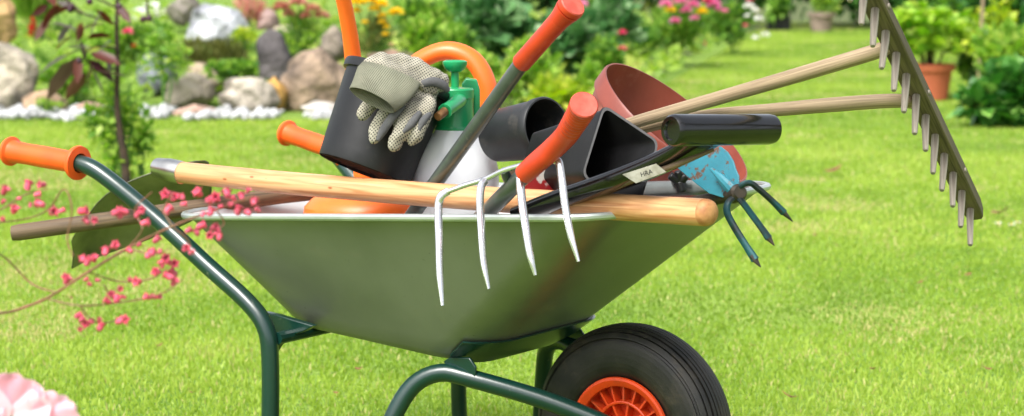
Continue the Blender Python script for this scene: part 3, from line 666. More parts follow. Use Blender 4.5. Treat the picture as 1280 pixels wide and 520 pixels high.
# square black pot
sq = thing('plant_pot', 'square black plastic pot with its mouth facing out, behind the red grip', 'flower pot', at(700, 200, 3.75))
T_, R_, L_ = at(753, 133, 3.62), at(820, 178, 3.575), at(726, 219, 3.585); B_ = R_ + L_ - T_
mouth = [T_, R_, B_, L_]; mc = sum(mouth) / 4; nrmv = nrm(np.cross(R_ - T_, L_ - T_)); 
if nrmv[1] > 0: nrmv = -nrmv
back = at(680, 208, 3.76); bk = [back + (p - mc) * .72 for p in mouth]
def rsq(q, r=.12, n=5):
    out = []; c = sum(q) / 4
    for i in range(4):
        a, p, b_ = q[i - 1], q[i], q[(i + 1) % 4]
        for k in range(n + 1):
            t = k / n; p0 = p + (a - p) * r; p1 = p + (b_ - p) * r; out.append((1 - t) ** 2 * p0 + 2 * t * (1 - t) * p + t * t * p1)
    return out
mo = rsq(mouth); bo = rsq(bk); c0 = sum(mouth) / 4
out_dir = nrm(mc - back)
rings = [bo, mo, [p + (p - c0) * .035 for p in mo], [p + (p - c0) * .035 + out_dir * .006 for p in mo], [p - (p - c0) * .03 + out_dir * .006 for p in mo], [p + (c0 - p) * .04 for p in mo], [p + out_dir * .004 + (back - p) * .04 for p in bo]]
g = Geo(); g.loft(rings); obj('pot_wall', g, M['black_pl'], sq, ang=30)
# seed packet
g = Geo(); c_ = at(688, 224, 3.70); g.box(c_, (.045, .012, .004), (.002, .0, .026), (.0, .003, 0)); 
pk = obj('seed_packet', g, mat('packet_red_white', (126, 18, 24), (170, 166, 160), 22, .4, lo=.48, hi=.52), bevel=.001)
tag(pk, 'crumpled red and white packet glimpsed behind the fork tines', 'packet')

# pressure sprayer
sp0 = at(569, 200, 4.03); sb = np.array([sp0[0], 4.03, .395]); zz = lambda y: at(571, y, 4.03)[2] - sb[2]
spr = thing('pressure_sprayer', 'hand pump sprayer with white bottle and green head, between gloves and grey tube', 'sprayer', sb)
rb = S(55, 4.03)
g = Geo(); g.lathe([(0, 0), (.06, 0), (.075, .01), (rb, .05), (rb, zz(225)), (rb * .99, zz(212)), (rb * .93, zz(198)), (rb * .80, zz(184)), (rb * .62, zz(172)), (rb * .5, zz(166)), (rb * .45, zz(160))], sb, (0, 0, 1), 48); obj('bottle', g, M['sprayer_white'], spr)
g = Geo(); k_ = lambda p: S(p, 4.03)
g.lathe([(k_(23), zz(175)), (k_(25), zz(174)), (k_(25.5), zz(160)), (k_(24), zz(158)), (k_(23.5), zz(156)), (k_(22.5), zz(140)), (k_(22), zz(123)), (k_(23.5), zz(122)), (k_(23.5), zz(112)), (k_(22), zz(110)), (k_(8), zz(109)), (0, zz(109))], sb, (0, 0, 1), 40); hd = obj('pump_head', g, M['sprayer_green'], spr)
g = Geo(); g.lathe([(k_(5), zz(110)), (k_(5), zz(90)), (k_(7), zz(90)), (k_(13), zz(86)), (k_(15.5), zz(80)), (k_(15.5), zz(77)), (k_(13), zz(75.5)), (k_(10), zz(77)), (0, zz(77.5))], sb, (0, 0, 1), 32); obj('pump_knob', g, M['sprayer_green'], hd)
g = Geo(); nz0 = at(571, 128, 3.97); nz1 = at(556, 139, 3.92); nz2 = at(547, 146, 3.90)
g.tube([at(576, 124, 4.02), nz0, nz1], [k_(9), k_(9), k_(8)], 18); g.tube([nz1 + (nz0 - nz1) * .12, nz1], [k_(9), k_(9)], 18); nzo = obj('nozzle', g, M['sprayer_green'], hd)
g = Geo(); g.tube([nz1, nz2], [k_(5.6), k_(5.2)], 14); obj('nozzle_tip', g, M['brass'], nzo)
g = Geo(); c_ = at(588,117,4.07)
g.plate([at(577, 105, 4.09), at(583, 97, 4.09), at(596, 99, 4.09), at(600, 112, 4.09), at(600, 150, 4.09), at(592, 152, 4.09), at(592, 120, 4.09), at(580, 116, 4.09)], (0, 1, 0), .03); obj('trigger', g, M['sprayer_green'], hd, bevel=.003)

# small fork one: grey tube with red grip leaning left of centre
def grip_prof(L, r, rend):
    pr = [(r * .90, 0), (r, .004), (r * 1.0, L * .55), (r * 1.03, L * .70)]
    s0 = L * .74
    for k in range(8):
        q = s0 + (L - s0 - .012) * k / 8; rr = r * 1.03 + (rend - r * 1.03) * ((k + .5) / 8) ** 1.4
        pr += [(rr, q), (rr, q + .0030), (rr * .88, q + .0034), (rr * .88, q + .0046)]
    pr += [(rend, L - .010), (rend * 1.02, L - .004), (rend * .99, L)]
    return pr
t1 = thing('hand_tool', 'tall grey tube handle with straight red grip leaning to the upper right', 'garden tool', at(520, 262, 3.86))
a, b_, e_ = at(503, 286, 3.95), at(655, 75, 3.63), at(716, 6, 3.54)
g = Geo(); g.tube([a, a + (b_ - a) * .5, b_], [.0140, .0140, .0140], 22, smooth=6); obj('tube_handle', g, M['grey_metal'], t1)
g = Geo(); st = b_ - nrm(e_ - b_) * .012; Lg = np.linalg.norm(e_ - st)
g.lathe(grip_prof(Lg, .0172, .0235), st, e_ - st, 40, cap0=True); gp = obj('grip', g, M['red_grip'], t1, ang=25)
g = Geo(); ax = nrm(e_ - st); g.lathe([(.0233, 0), (.0215, .0025), (.018, .0018), (0, .0018)], e_ - ax * .0005, ax, 40); obj('grip_cap', g, M['red_cap'], gp)

# digging fork hooked over the rim
fk = thing('garden_fork', 'four pronged polished fork hooked over the near rim, bent red grip', 'garden fork', at(620, 300, 3.6))
a, b_ = at(598, 276, 3.715), at(662, 212, 3.53)
g = Geo(); g.tube([a, b_ ], [.0150, .0150], 22); obj('tube_handle', g, M['grey_metal'], fk)
pts = [at(655, 218, 3.53), at(668, 206, 3.51), at(690, 187, 3.49), at(707, 170, 3.46), at(716, 156, 3.43), at(724, 143, 3.40), at(730, 131, 3.37)]
g = Geo(); sp, rs = spline([np.array(p) for p in pts], [.0172, .0182, .0188, .0194, .0206, .0220, .0236], 14)
rr2 = []
for i, r_ in enumerate(rs):
    q = i / len(rs); rr2.append(r_ * (.93 if (q > .58 and q < .95 and i % 4 < 2) else 1))
g.tube(sp, rr2, 32, cap1=False); gp = obj('grip', g, M['red_grip'], fk, ang=50)
ax = nrm(sp[-1] - sp[-2]); g = Geo(); g.lathe([(.0234, 0), (.0216, .0025), (.018, .0018), (0, .0018)], sp[-1] - ax * .0005, ax, 40); obj('grip_cap', g, M['red_cap'], gp)
tines = [[(560, 239, 3.60), (551, 246, 3.595), (548, 262, 3.59), (549, 300, 3.575), (550, 345, 3.575), (553, 382, 3.585)],
         [(606, 226, 3.58), (602, 232, 3.57), (600, 250, 3.555), (602, 290, 3.54), (605, 330, 3.54), (611, 361, 3.55)],
         [(650, 222, 3.54), (651, 236, 3.53), (653, 255, 3.52), (658, 290, 3.505), (663, 320, 3.505), (669, 344, 3.515)],
         [(694, 200, 3.50), (699, 204, 3.495), (702, 222, 3.485), (707, 260, 3.475), (714, 296, 3.475), (723, 327, 3.485)]]
tines = [[(x, y, Y - .075 * max(0, (y - t[2][1]) / 120.) ** 1.2) for x, y, Y in t] for t in tines]
for tn in tines:
    g = Geo(); q = [np.array(at(*p)) for p in tn]; g.tube(q, [.0072, .0074, .0073, .0070, .0064, .0030], 10, smooth=5, flat=.72, up=(0, 1, 0)); obj('tine', g, M['chrome'], fk, ang=50)
g = Geo(); g.tube([at(556, 241, 3.60), at(580, 232, 3.595), at(606, 224, 3.585), at(630, 213, 3.57), at(655, 206, 3.55), at(680, 200, 3.525), at(697, 199, 3.50)], .0060, 12, smooth=5, flat=.8); obj('crossbar', g, M['chrome'], fk)
g = Geo(); g.tube([at(640, 232, 3.60), at(634, 222, 3.585), at(630, 213, 3.57)], [.010, .009, .007], 16, smooth=3); obj('socket', g, M['grey_metal'], fk)

# black spade with big black cross grip
bs = thing('spade', 'black metal spade handle with thick black cross grip at its top', 'spade', at(780, 220, 3.6))
g = Geo(); a, b_ = at(838, 163, 3.36), at(966, 161.5, 3.50); ax = nrm(b_ - a); Lg = np.linalg.norm(b_ - a)
R = .0262
g.lathe([(0, .004), (R * .55, .004), (R * .62, .0), (R * .86, .0), (R * .97, .004), (R, .010), (R, .03), (R * .985, Lg * .5), (R * .985, Lg - .012), (R * .93, Lg - .003), (R * .7, Lg), (0, Lg)], a, ax, 40); obj('cross_grip', g, M['black_gloss'], bs, ang=50)
vdir = nrm(np.cross(ax, [0, 1, 0])); 
ctr = [(885, 172, 3.43), (850, 192, 3.46), (800, 214, 3.50), (745, 234, 3.55), (700, 249, 3.60), (650, 268, 3.68)]
hw = [.046, .040, .034, .028, .024, .022]; ht = [.010, .014, .0165, .0165, .0165, .016]
cc = [np.array(at(*p)) for p in ctr]; rings = []
cs, hws = spline(cc, hw, 4); _, hts = spline(cc, ht, 4)
for i in range(len(cs)):
    T = nrm(cs[min(i + 1, len(cs) - 1)] - cs[max(i - 1, 0)]); wdv = nrm(ax - T * (ax @ T)); nn_ = np.cross(T, wdv)
    rings.append([cs[i] + wdv * hws[i] * np.sign(math.cos(q)) * abs(math.cos(q)) ** .7 + nn_ * hts[i] * np.sign(math.sin(q)) * abs(math.sin(q)) ** .7 for q in [2 * math.pi * k / 24 for k in range(24)]])
g = Geo(); g.loft(rings); obj('shaft', g, M['black_gloss'], bs, ang=50)
SHC = cs; 
# thin brown strip along the front of the shaft, and the paper label
def onshaft(px, py, Y, up_=0): return at(px, py, Y)
g = Geo(); g.tube([at(892, 187, 3.425), at(850, 204, 3.438), at(800, 222, 3.472), at(770, 235, 3.52)], [.003, .0055, .005, .003], 12, smooth=4); obj('brown_strip', g, M['dark_wood'], bs)
q = [at(779, 216.5, 3.462), at(818, 204, 3.44), at(836, 214, 3.425), at(797, 228, 3.448)]
q = [at(778, 218, 3.468), at(820, 204.5, 3.442), at(833, 215, 3.432), at(795, 229, 3.455)]
g = Geo(); g.plate(q, np.cross(q[1] - q[0], q[3] - q[0]), .0012); lb = obj('paper_label', g, mat('worn_label_paper', (158, 156, 144), (120, 116, 100), 60, .7), bs, smooth=False)
ex = q[1] - q[0]; ey = q[3] - q[0]; nl = nrm(np.cross(ex, ey)); 
if nl[1] > 0: nl = -nl
cu = bpy.data.curves.new('label_text', 'FONT'); cu.body = 'HRA'; cu.size = .011; cu.align_x = 'CENTER'; cu.align_y = 'CENTER'; cu.extrude = .0001
_t = bpy.data.objects.new('tmp', cu); col.objects.link(_t); bpy.context.view_layer.update()
tm = bpy.data.meshes.new_from_object(_t.evaluated_get(bpy.context.evaluated_depsgraph_get())); bpy.data.objects.remove(_t); tm.materials.clear(); tm.materials.append(M['black_pl'])
tx = bpy.data.objects.new('label_text', tm); link(tx, lb, None)
yv = -nrm(ey - nrm(ex) * (ey @ nrm(ex))); xv = nrm(ex); zv = np.cross(xv, yv)
if zv @ nl < 0: zv = -zv
pos = q[0] + ex * .52 + ey * .5 + nl * .0010 - LOC[bs.name]
tx.matrix_local = Matrix(((xv[0], yv[0], zv[0], pos[0]), (xv[1], yv[1], zv[1], pos[1]), (xv[2], yv[2], zv[2], pos[2]), (0, 0, 0, 1)))

# light grey telescopic tube with a black knob
gt = thing('telescopic_handle', 'pale grey tube with a black clamping knob under the spade grip', 'tool handle', at(850, 236, 3.8))
g = Geo(); g.tube([at(700, 246, 4.0), at(800, 236, 3.82), at(900, 234, 3.68)], .0138, 18); obj('tube', g, M['light_grey'], gt)
g = Geo(); c_ = at(849, 227, 3.71); g.tube([c_ + [0, .03, -.005], c_ + [0, -.01, .002]], [.012, .012], 10)
for k in (-1, 0, 1):
    a_ = k * .9; g.tube([c_ + [0, -.008, 0], c_ + [.019 * math.sin(a_) - .003, -.012, .020 * math.cos(a_)]], [.009, .0075], 8)
g.tube([c_ + [0, -.008, 0], c_ + [.004, -.012, -.018]], [.010, .0085], 8); obj('clamp_knob', g, M['black_pl'], gt, bevel=.002)

# teal hand hoe with three tines
ho = thing('hand_cultivator', 'rusty teal hand hoe with a flat blade and three pointed tines', 'garden tool', at(921, 243, 3.55))
ol = [(846, 209), (872, 196), (901, 183), (910, 190), (917, 201), (920, 211), (924, 220), (924, 236), (914, 245), (903, 247), (887, 242), (872, 231), (858, 219)]
Yb = lambda x, y: 3.57 + (924 - x) * .0012 + (y - 215) * -.0006
g = Geo(); P_ = [np.array(at(x, y, Yb(x, y))) for x, y in ol]; cbl = sum(P_) / len(P_); nb = nrm(np.cross(P_[2] - P_[0], P_[9] - P_[0]))
g.plate(P_, nb, .0035); obj('hoe_blade', g, M['teal_rust'], ho, bevel=.0008, smooth=False)
g = Geo(); g.tube([at(889, 211, 3.585), at(903, 224, 3.565), at(919, 240, 3.548)], [.003, .0085, .012], 10, smooth=4); obj('blade_rib', g, M['teal_rust'], ho)
g = Geo(); g.lathe([(0, -.017), (.011, -.017), (.015, -.012), (.0155, .010), (.011, .016), (0, .016)], at(920, 242, 3.55), at(870, 262, 3.7) - at(920, 242, 3.55), 20); g.tube([at(920, 242, 3.56), at(850, 258, 3.72), at(740, 262, 3.95)], [.012, .012, .013], 14); obj('socket', g, M['tine_dark'], ho)
for tn in ([(918, 246, 3.54), (910, 254, 3.53), (909, 266, 3.52), (918, 284, 3.505), (933, 308, 3.49), (944, 325, 3.48), (951, 334, 3.475)],
           [(922, 246, 3.54), (929, 254, 3.53), (938, 266, 3.525), (952, 285, 3.515), (961, 298, 3.51), (968, 307, 3.505)],
           [(922, 240, 3.545), (928, 231, 3.54), (938, 229, 3.54), (948, 236, 3.54), (965, 251, 3.54), (980, 266, 3.54), (991, 277, 3.54)]):
    q = [np.array(at(*p)) for p in tn]; n_ = len(q); r_ = [.0064] * (n_ - 2) + [.0075, .0012]
    g = Geo(); g.tube(q[:-1], r_[:-1], 10, smooth=4, flat=.8); to = obj('tine', g, M['teal_tine'], ho)
    g = Geo(); s0 = q[-2] + (q[-3] - q[-2]) * .35; g.tube([s0, q[-2], q[-1]], [.0067, .0064, .0010], 10, flat=.8); obj('tine_tip', g, M['tine_dark'], to)

# wooden hay rake
rk = thing('hay_rake', 'weathered wooden hay rake with a split handle, head of pegs standing up right', 'rake', at(1108, 92, 3.48))
b0, b1 = at(1094, 12, 3.33), at(1213, 262, 3.745); bd = (b1 - b0) / 10.0; bdir = nrm(bd)
tp0, tp1 = at(1088, 63, 3.265), at(1208.6, 306, 3.675)
td0, td1 = tp0 - b0, tp1 - b1
bases, tips = [], []
for k in range(-6, 11):
    t = k / 10.; bb = b0 + (b1 - b0) * t; dd = td0 * (1 - t) + td1 * t; dd = dd - bdir * (dd @ bdir) * .6
    bases.append(bb); tips.append(bb + nrm(dd) * .078)
tdir = nrm((tips[8] - bases[8])); tdir = nrm(tdir - bdir * (tdir @ bdir)); hdir = np.cross(bdir, tdir)
if hdir[0] > 0: hdir = -hdir     # towards the handle
bs0, bs1 = b0 + bd * -6.7, b0 + bd * 10.75
mid = (bs0 + bs1) / 2 - tdir * .012
g = Geo(); bw, bt = .0175, .0125
rings = []
for t in (0, .012, .04, .96, .988, 1):
    p = bs0 + (bs1 - bs0) * t - tdir * bt; s_ = .55 if t in (0, 1) else (.85 if t in (.012, .988) else 1)
    rings.append([p + hdir * bw * s_ * a + tdir * bt * s_ * b_ for a, b_ in ((-1, -1), (1, -1), (1, 1), (-1, 1))])
g.loft(rings); obj('head_bar', g, M['rake_bar'], rk, bevel=.002, ang=30)
for k, (bb, tt) in enumerate(zip(bases, tips)):
    j = rng.normal(size=3) * .0018; dd = nrm(tt - bb)
    g = Geo(); g.tube([bb - dd * .004, bb + dd * .02, tt + j - dd * .004, tt + j], [.0068, .0066, .0050, .0038], 12); obj('tine', g, M['rake_grey'], rk)
for k in (6, 10, 14):
    g = Geo(); p = bases[k] + bdir * .012 - tdir * bt - hdir * (bw + .0005); g.lathe([(0, .002), (.004, .002), (.0046, 0), (.0046, -.002)], p, -hdir, 10); obj('dowel', g, M['rake_grey'], rk)
up0 = b0 + bd * (1.9) - tdir * bt + hdir * bw * .6; lo0 = b0 + bd * 4.6 - tdir * bt + hdir * bw * .6
J = at(700, 184, 3.90); K_ = at(640, 222, 4.02)
g = Geo(); g.tube([up0, at(1090, 66, 3.42), at(1000, 93, 3.48), at(900, 122, 3.60), at(780, 157, 3.74), J], [.0115, .0128, .0126, .0118, .0112, .011], 16, smooth=4); obj('fork_arm', g, M['rake_wood'], rk)
g = Geo(); g.tube([lo0, at(1115, 126, 3.49), at(1040, 131, 3.53), at(960, 138, 3.60), at(880, 145, 3.66), at(800, 161, 3.76), J + [0, .004, -.012]], [.0120, .0135, .0142, .0130, .0120, .0112, .010], 16, smooth=4, flat=.9); obj('fork_arm', g, M['rake_wood'], rk)
g = Geo(); g.tube([J + nrm(J - K_) * .03, J, K_], [.010, .016, .016], 16); obj('handle', g, M['rake_wood'], rk)

# ---- gloves
def capsule(g, pts, rs, seg=16, flat=.8, up=(0, 1, 0)):
    pts = [np.array(p, float) for p in pts]; d0 = nrm(pts[0] - pts[1]); d1 = nrm(pts[-1] - pts[-2])
    P = [pts[0] + d0 * rs[0] * .8, pts[0] + d0 * rs[0] * .5] + pts + [pts[-1] + d1 * rs[-1] * .55, pts[-1] + d1 * rs[-1] * .9]
    R = [rs[0] * .3, rs[0] * .8] + list(rs) + [rs[-1] * .78, rs[-1] * .3]
    g.tube(P, R, seg, smooth=3, flat=flat, up=up)
def glove_mod(o, vox=.0032):
    md = o.modifiers.new('remesh', 'REMESH'); md.mode = 'VOXEL'; md.voxel_size = vox; md.use_smooth_shade = True
    md = o.modifiers.new('smooth', 'SMOOTH'); md.factor = .5; md.iterations = 6
    tx_ = bpy.data.textures.new('cloth_creases', 'CLOUDS'); tx_.noise_scale = .035; tx_.noise_depth = 2
    md = o.modifiers.new('creases', 'DISPLACE'); md.texture = tx_; md.strength = .013; md.mid_level = .5; md.texture_coords = 'LOCAL'
Yg = 3.90
gl = thing('work_glove', 'cotton glove dotted with black grips, fingers hanging down over the black pot', 'glove', at(500, 150, 3.9), 'pair of dotted cotton gloves')
g = Geo(); k = lambda p: S(p, Yg)
capsule(g, [at(535, 100, 3.97), at(523, 118, 3.93), at(508, 134, 3.905)], [k(18), k(23), k(22)], flat=.5)
capsule(g, [at(520, 100, 3.96), at(502, 118, 3.92), at(490, 132, 3.90)], [k(20), k(21), k(18)], flat=.5)
capsule(g, [at(478, 116, 3.91), at(463, 130, 3.885), at(453, 143, 3.875)], [k(10.5), k(10), k(8.5)])
capsule(g, [at(500, 126, 3.90), at(484, 144, 3.875), at(473, 160, 3.868), at(467, 172, 3.865)], [k(11.5), k(11.5), k(11), k(9.5)])
capsule(g, [at(518, 134, 3.895), at(506, 152, 3.87), at(499, 168, 3.86), at(494, 180, 3.857)], [k(12), k(11.5), k(11), k(9.5)])
capsule(g, [at(535, 128, 3.90), at(529, 146, 3.88), at(521, 164, 3.87), at(516, 175, 3.868)], [k(11.5), k(11), k(10), k(9)])
o = obj('glove_cloth', g, M['dots'], gl); glove_mod(o)
for pts in ([at(503, 133, 3.872), at(490, 147, 3.858), at(479, 163, 3.852), at(473, 174, 3.85)], [at(524, 142, 3.868), at(514, 155, 3.858), at(505, 164, 3.852)], [at(536, 143, 3.876), at(528, 152, 3.866), at(524, 162, 3.86)]):
    g = Geo(); capsule(g, pts, [k(4)] + [k(5.5)] * (len(pts) - 2) + [k(3)], 12, flat=.9); obj('finger_gusset', g, M['glove_grey'], gl)
gu = thing('work_glove', 'folded dotted cotton glove with open ribbed cuff on top of the black pot', 'glove', at(490, 95, 3.9), 'pair of dotted cotton gloves')
# cuff: a soft flattened open tube, mouth to the lower left
def ering(c, a, b_, n=40, wob=0, seed=0):
    r = np.random.default_rng(seed); ph = r.random(3) * 6
    return [c + a * math.cos(t) * (1 + wob * math.sin(3 * t + ph[0])) + b_ * math.sin(t) * (1 + wob * math.sin(2 * t + ph[1])) for t in [2 * math.pi * q / n for q in range(n)]]
A = lambda x, y, Y: np.array(at(x, y, Y))
m0 = A(466, 124, 3.83); m1 = A(478, 108, 3.855); m2 = A(490, 92, 3.88); m3 = A(497, 82, 3.90)
wa = A(494, 139, 3.84) - A(440, 109, 3.82); wa = wa / 2
wb_ = A(536, 108, 3.90) - A(462, 79, 3.88); wb_ = wb_ / 2
ha = nrm(np.cross(wa, m1 - m0)); 
if ha[1] > 0: ha = -ha
r0 = ering(m0, wa, ha * .016, wob=.06, seed=1)
rings = [ering(m0 + (m1 - m0) * 1.3 , wa * .80, ha * .009, wob=.04, seed=2), ering(m0 + (m1 - m0) * .6 , wa * .88, ha * .012, wob=.04, seed=2), ering(m0 + (m1 - m0) * .15, wa * .95, ha * .015, wob=.05, seed=1), ering(m0, wa * .985, ha * .0165, wob=.05, seed=1), ering(m0 - (m1 - m0) * .04, wa * 1.0, ha * .018, wob=.05, seed=1), ering(m0, wa * 1.03, ha * .019, wob=.05, seed=1),
         ering(m0 + (m1 - m0) * .5, wa * .5 * 1.03 + wb_ * .5 , ha * .018, wob=.04, seed=2), ering(m1, wa * .3 + wb_ * .72, ha * .017, wob=.04, seed=3), ering(m1 + (m2 - m1) * .6, wb_ * 1.0, ha * .016, wob=.04, seed=4), ering(m2, wb_ * .97, ha * .015, wob=.04, seed=4)]
g = Geo(); g.loft(rings, cap0=True, cap1=True); obj('cuff', g, M['cuff'], gu, ang=80)
g = Geo(); sec = [(A(489, 93, 3.885), wb_ * 1.0, .014), (A(495, 90, 3.895), wb_ * .97, .014), (A(504, 91, 3.91), wb_ * .88, .014), (A(516, 94, 3.925), wb_ * .74, .015), (A(530, 98, 3.935), wb_ * .58, .015), (A(543, 103, 3.94), wb_ * .42, .013), (A(554, 105, 3.955), wb_ * .3, .014), (A(559, 111, 3.95), wb_ * .1, .006)]
wv0 = nrm(A(460, 72, 3.9) - A(530, 105, 3.9))
rings = []
dirs = [nrm(wb_), nrm(wb_), nrm(nrm(wb_) + .25 * np.array([0, 0, -.3])), None, None, None, None, None]
tgt = nrm(A(540, 120, 3.93) - A(556, 88, 3.95))
for i, (c_, wv, h_) in enumerate(sec):
    q = min(i / 6, 1); d_ = nrm(nrm(wb_) * (1 - q) + tgt * q * .9 + nrm(wb_) * .1); rings.append(ering(c_, d_ * np.linalg.norm(wv), ha * h_, wob=.05, seed=5))
g.loft(rings); capsule(g, [A(464, 77, 3.915), A(485, 77, 3.93), A(505, 82, 3.94)], [k(6), k(8), k(9)])
o = obj('glove_cloth', g, M['dots'], gu); glove_mod(o)
g = Geo(); capsule(g, [A(528, 105, 3.915), A(541, 102, 3.922), A(553, 106, 3.93), A(559, 112, 3.935)], [k(5), k(6), k(6), k(4)], 12); obj('finger_gusset', g, M['glove_grey'], gu)

#@@BACKGROUND
# ================================================================= PLANTING BEHIND THE LAWN
rs_ = random.Random(5)
def pl(*a, **k): 
    if k.get('Y') is not None and 'z' not in k:
        k['z'] = max(float(at(a[3], a[4], k['Y'])[2]), 0.0)
    return plant(*a, **k)
# soil sheet of the two beds
def bed(name, pts, dz=.008):
    g = Geo(); n_ = 24; P = [np.array(p, float) for p in pts]
    g.add([(p[0], p[1], dz) for p in P], [list(range(len(P)))]); return tag(obj(name, g, M['soil'], loc=(0, 0, 0), smooth=False), kind='structure')
bed('flower_bed_soil', [(-1.15, 14.1), (.5, 14.1), (2.2, 24.4), (3.1, 29.5), (6, 31.5), (6, 60), (-4, 60), (-1.15, 24)])
bed('hedge_bed_soil', [(2.2, 31.2), (16, 29), (16, 60), (2.2, 60)], .006)

# rockery planting (its ground rises, so the height comes from the bed)
pl('reed_grass', 'tall pale reed grass at the top left behind the pale boulder', 'ornamental grass', 52, 60, 80, 95, Y=17.0, mat_='light', n=500, L=.42, aspect=.02, upb=2.5, clumps=12, stem=0 or 2)
pl('leafy_plant', 'light green leafy perennial between the big pale boulder and sapling', 'plant', 96, 134, 74, 80, Y=14.7, mat_='light', n=520, L=.085, aspect=.28, upb=.8, oval=True)
pl('spiky_plant', 'small dark red spiky rosette left of the purple leaves', 'plant', 43, 54, 12, 36, Y=15.8, mat_='red', n=70, L=.05, aspect=.2, clumps=4, upb=1.5, stem=2)
pl('leafy_plant', 'yellow green low shrub filling the gap behind the sapling', 'plant', 150, 88, 130, 70, Y=16.0, mat_='light', n=1500, L=.055, aspect=.3, clumps=22)
pl('leafy_plant', 'mid green shrub above the slate block', 'plant', 176, 74, 80, 60, Y=15.9, mat_='mid', n=900, L=.05, aspect=.3, flowers=[(160, 40, 15.5, 16, 'hotpink'), (168, 58, 15.5, 9, 'red')])
pl('leafy_plant', 'bright yellow green shrub before the slate block and beige stone', 'plant', 206, 124, 74, 110, Y=14.35, mat_='light', n=300, L=.06, aspect=.36, clumps=14, cr=.3, flowers=[])
pl('heather', 'olive heather clump with fine upright shoots below the white boulder', 'shrub', 262, 102, 104, 58, Y=15.2, mat_='olive', n=3400, L=.08, aspect=.07, upb=1.6, clumps=18)
pl('leafy_plant', 'fresh green strawberry like patch between beige and dark stones', 'plant', 288, 103, 66, 34, Y=14.7, mat_='mid', n=420, L=.06, aspect=.42, clumps=12)
pl('white_flowers', 'cloud of tiny white flowers left of the grey boulder at the top', 'flowers', 190, 36, 66, 36, Y=18.4, mat_='white', n=700, L=.04, aspect=.45, clumps=10)
pl('red_flowers', 'pinkish red flowering stems right of the white boulder', 'flowers', 312, 52, 60, 66, Y=17.0, mat_='salmon', n=520, L=.06, aspect=.16, upb=1.6, clumps=12)
pl('leafy_plant', 'low golden green tuft right beside the white boulder', 'plant', 306, 64, 36, 34, Y=16.2, mat_='yellow', n=300, L=.04, aspect=.3)
t = pl('sedum', 'pink topped sedum with thick pale green stalks above the dark rock', 'plant', 376, 82, 70, 74, Y=15.8, mat_='light', n=420, L=.075, aspect=.22, upb=1.2, clumps=12, stem=12)
for fx, fy, fd in ((352, 10, 26), (372, 4, 26), (391, 12, 24), (402, 20, 22), (361, 18, 18), (383, 20, 18)): bloom(t, fx, fy, 15.7, fd, 'salmon', 70, stemto=at(376, 70, 15.8), flat=.4)
t = pl('yellow_flowers', 'yellow yarrow heads on thin reddish stalks behind the watering can spout', 'flowers', 470, 92, 84, 80, Y=15.2, mat_='olive', n=700, L=.06, aspect=.12, upb=1.8, clumps=12, stem=14)
for fx, fy, fd in ((446, 4, 26), (462, 2, 22), (475, 6, 22), (468, 12, 18), (478, 20, 14), (495, 16, 22), (478, 28, 12), (446, 14, 16), (483, 34, 10), (456, 28, 10), (482, 43, 10), (431, 6, 16)): bloom(t, fx, fy, 15.1, fd, 'yel', 60, stemto=at(468, 86, 15.2), flat=.35)
pl('green_cushion', 'low green cushion plant at the gravel edge under the sapling', 'plant', 60, 140, 40, 14, Y=14.0, mat_='light', n=180, L=.03)

def ground_cover():
    N = 15000; x = -5.2 + 9.0 * rng.random(N); y = 14.1 * (34 / 14.1) ** (rng.random(N) ** 1.2)
    ok = ((x <= -1.1) & (y > 14.5 + .3 * vnoise(x + 9, y, 2., 11)) & (y < 19)) | ((x > -1.1) & (x < .70 + (y - 14) * .175) & (y > 14.0 + .3 * vnoise(x + 9, y, 2.5, 12)))
    x, y = x[ok], y[ok]; n_ = vnoise(x + 30, y + 30, 2.2, 8); n2 = vnoise(x + 30, y + 30, 5.1, 9)
    z = height(x, y) + (.02 + .22 * n_ * n2 + .10 * rng.random(len(x))) * np.where(x < -1.1, .6, 1.1)
    P = np.stack([x, y, z], 1); Dr = unit(len(P)) * np.array([1, 1, .5]) + np.array([0, 0, .6]); Dr /= np.linalg.norm(Dr, axis=1)[:, None]
    l_ = (.04 + .07 * rng.random(len(P))) * (1 + .02 * y); V, F, k_ = leaf_set(P, Dr, l_, l_ * (.16 + .2 * n2)); return V, F, np.repeat(np.clip(n_ * .7 + .35 * rng.random(len(P)) , 0, 1), k_)
V, F, r_ = ground_cover()
tag(fast('ground_cover', V, F, GR['cover'], r_, loc=(0, 0, 0)), 'low mixed green ground cover filling the beds between rocks and perennials', 'ground cover', kind='stuff')

# tall sapling with purple leaves, nearer than the rockery
tr = thing('plum_sapling', 'thin plum sapling with drooping purple leaves and dark fruit at the left', 'sapling', at(150, 226, 9.7))
g = Geo(); g.tube([at(158, 232, 9.7), at(156, 200, 9.7), at(149, 160, 9.7), at(146, 120, 9.7), at(147, 80, 9.7), at(146, 40, 9.7), at(147, -10, 9.7), at(150, -110, 9.7)], [.022, .020, .016, .013, .011, .010, .009, .006], 8, smooth=3); obj('trunk', g, M['branch'], tr)
g = Geo()
for q in ([(146, 30), (120, 22), (95, 14)], [(147, 60), (118, 58), (104, 72), (100, 90)], [(146, 10), (110, -6), (75, -10)], [(147, 84), (128, 90), (112, 84)], [(146, 0), (180, -10), (185, 20)]):
    g.tube([at(x, y, 9.68 - .02 * i) for i, (x, y) in enumerate(q)], [.006, .005, .004, .003][:len(q)], 6, smooth=3)
obj('branch', g, M['branch'], tr)
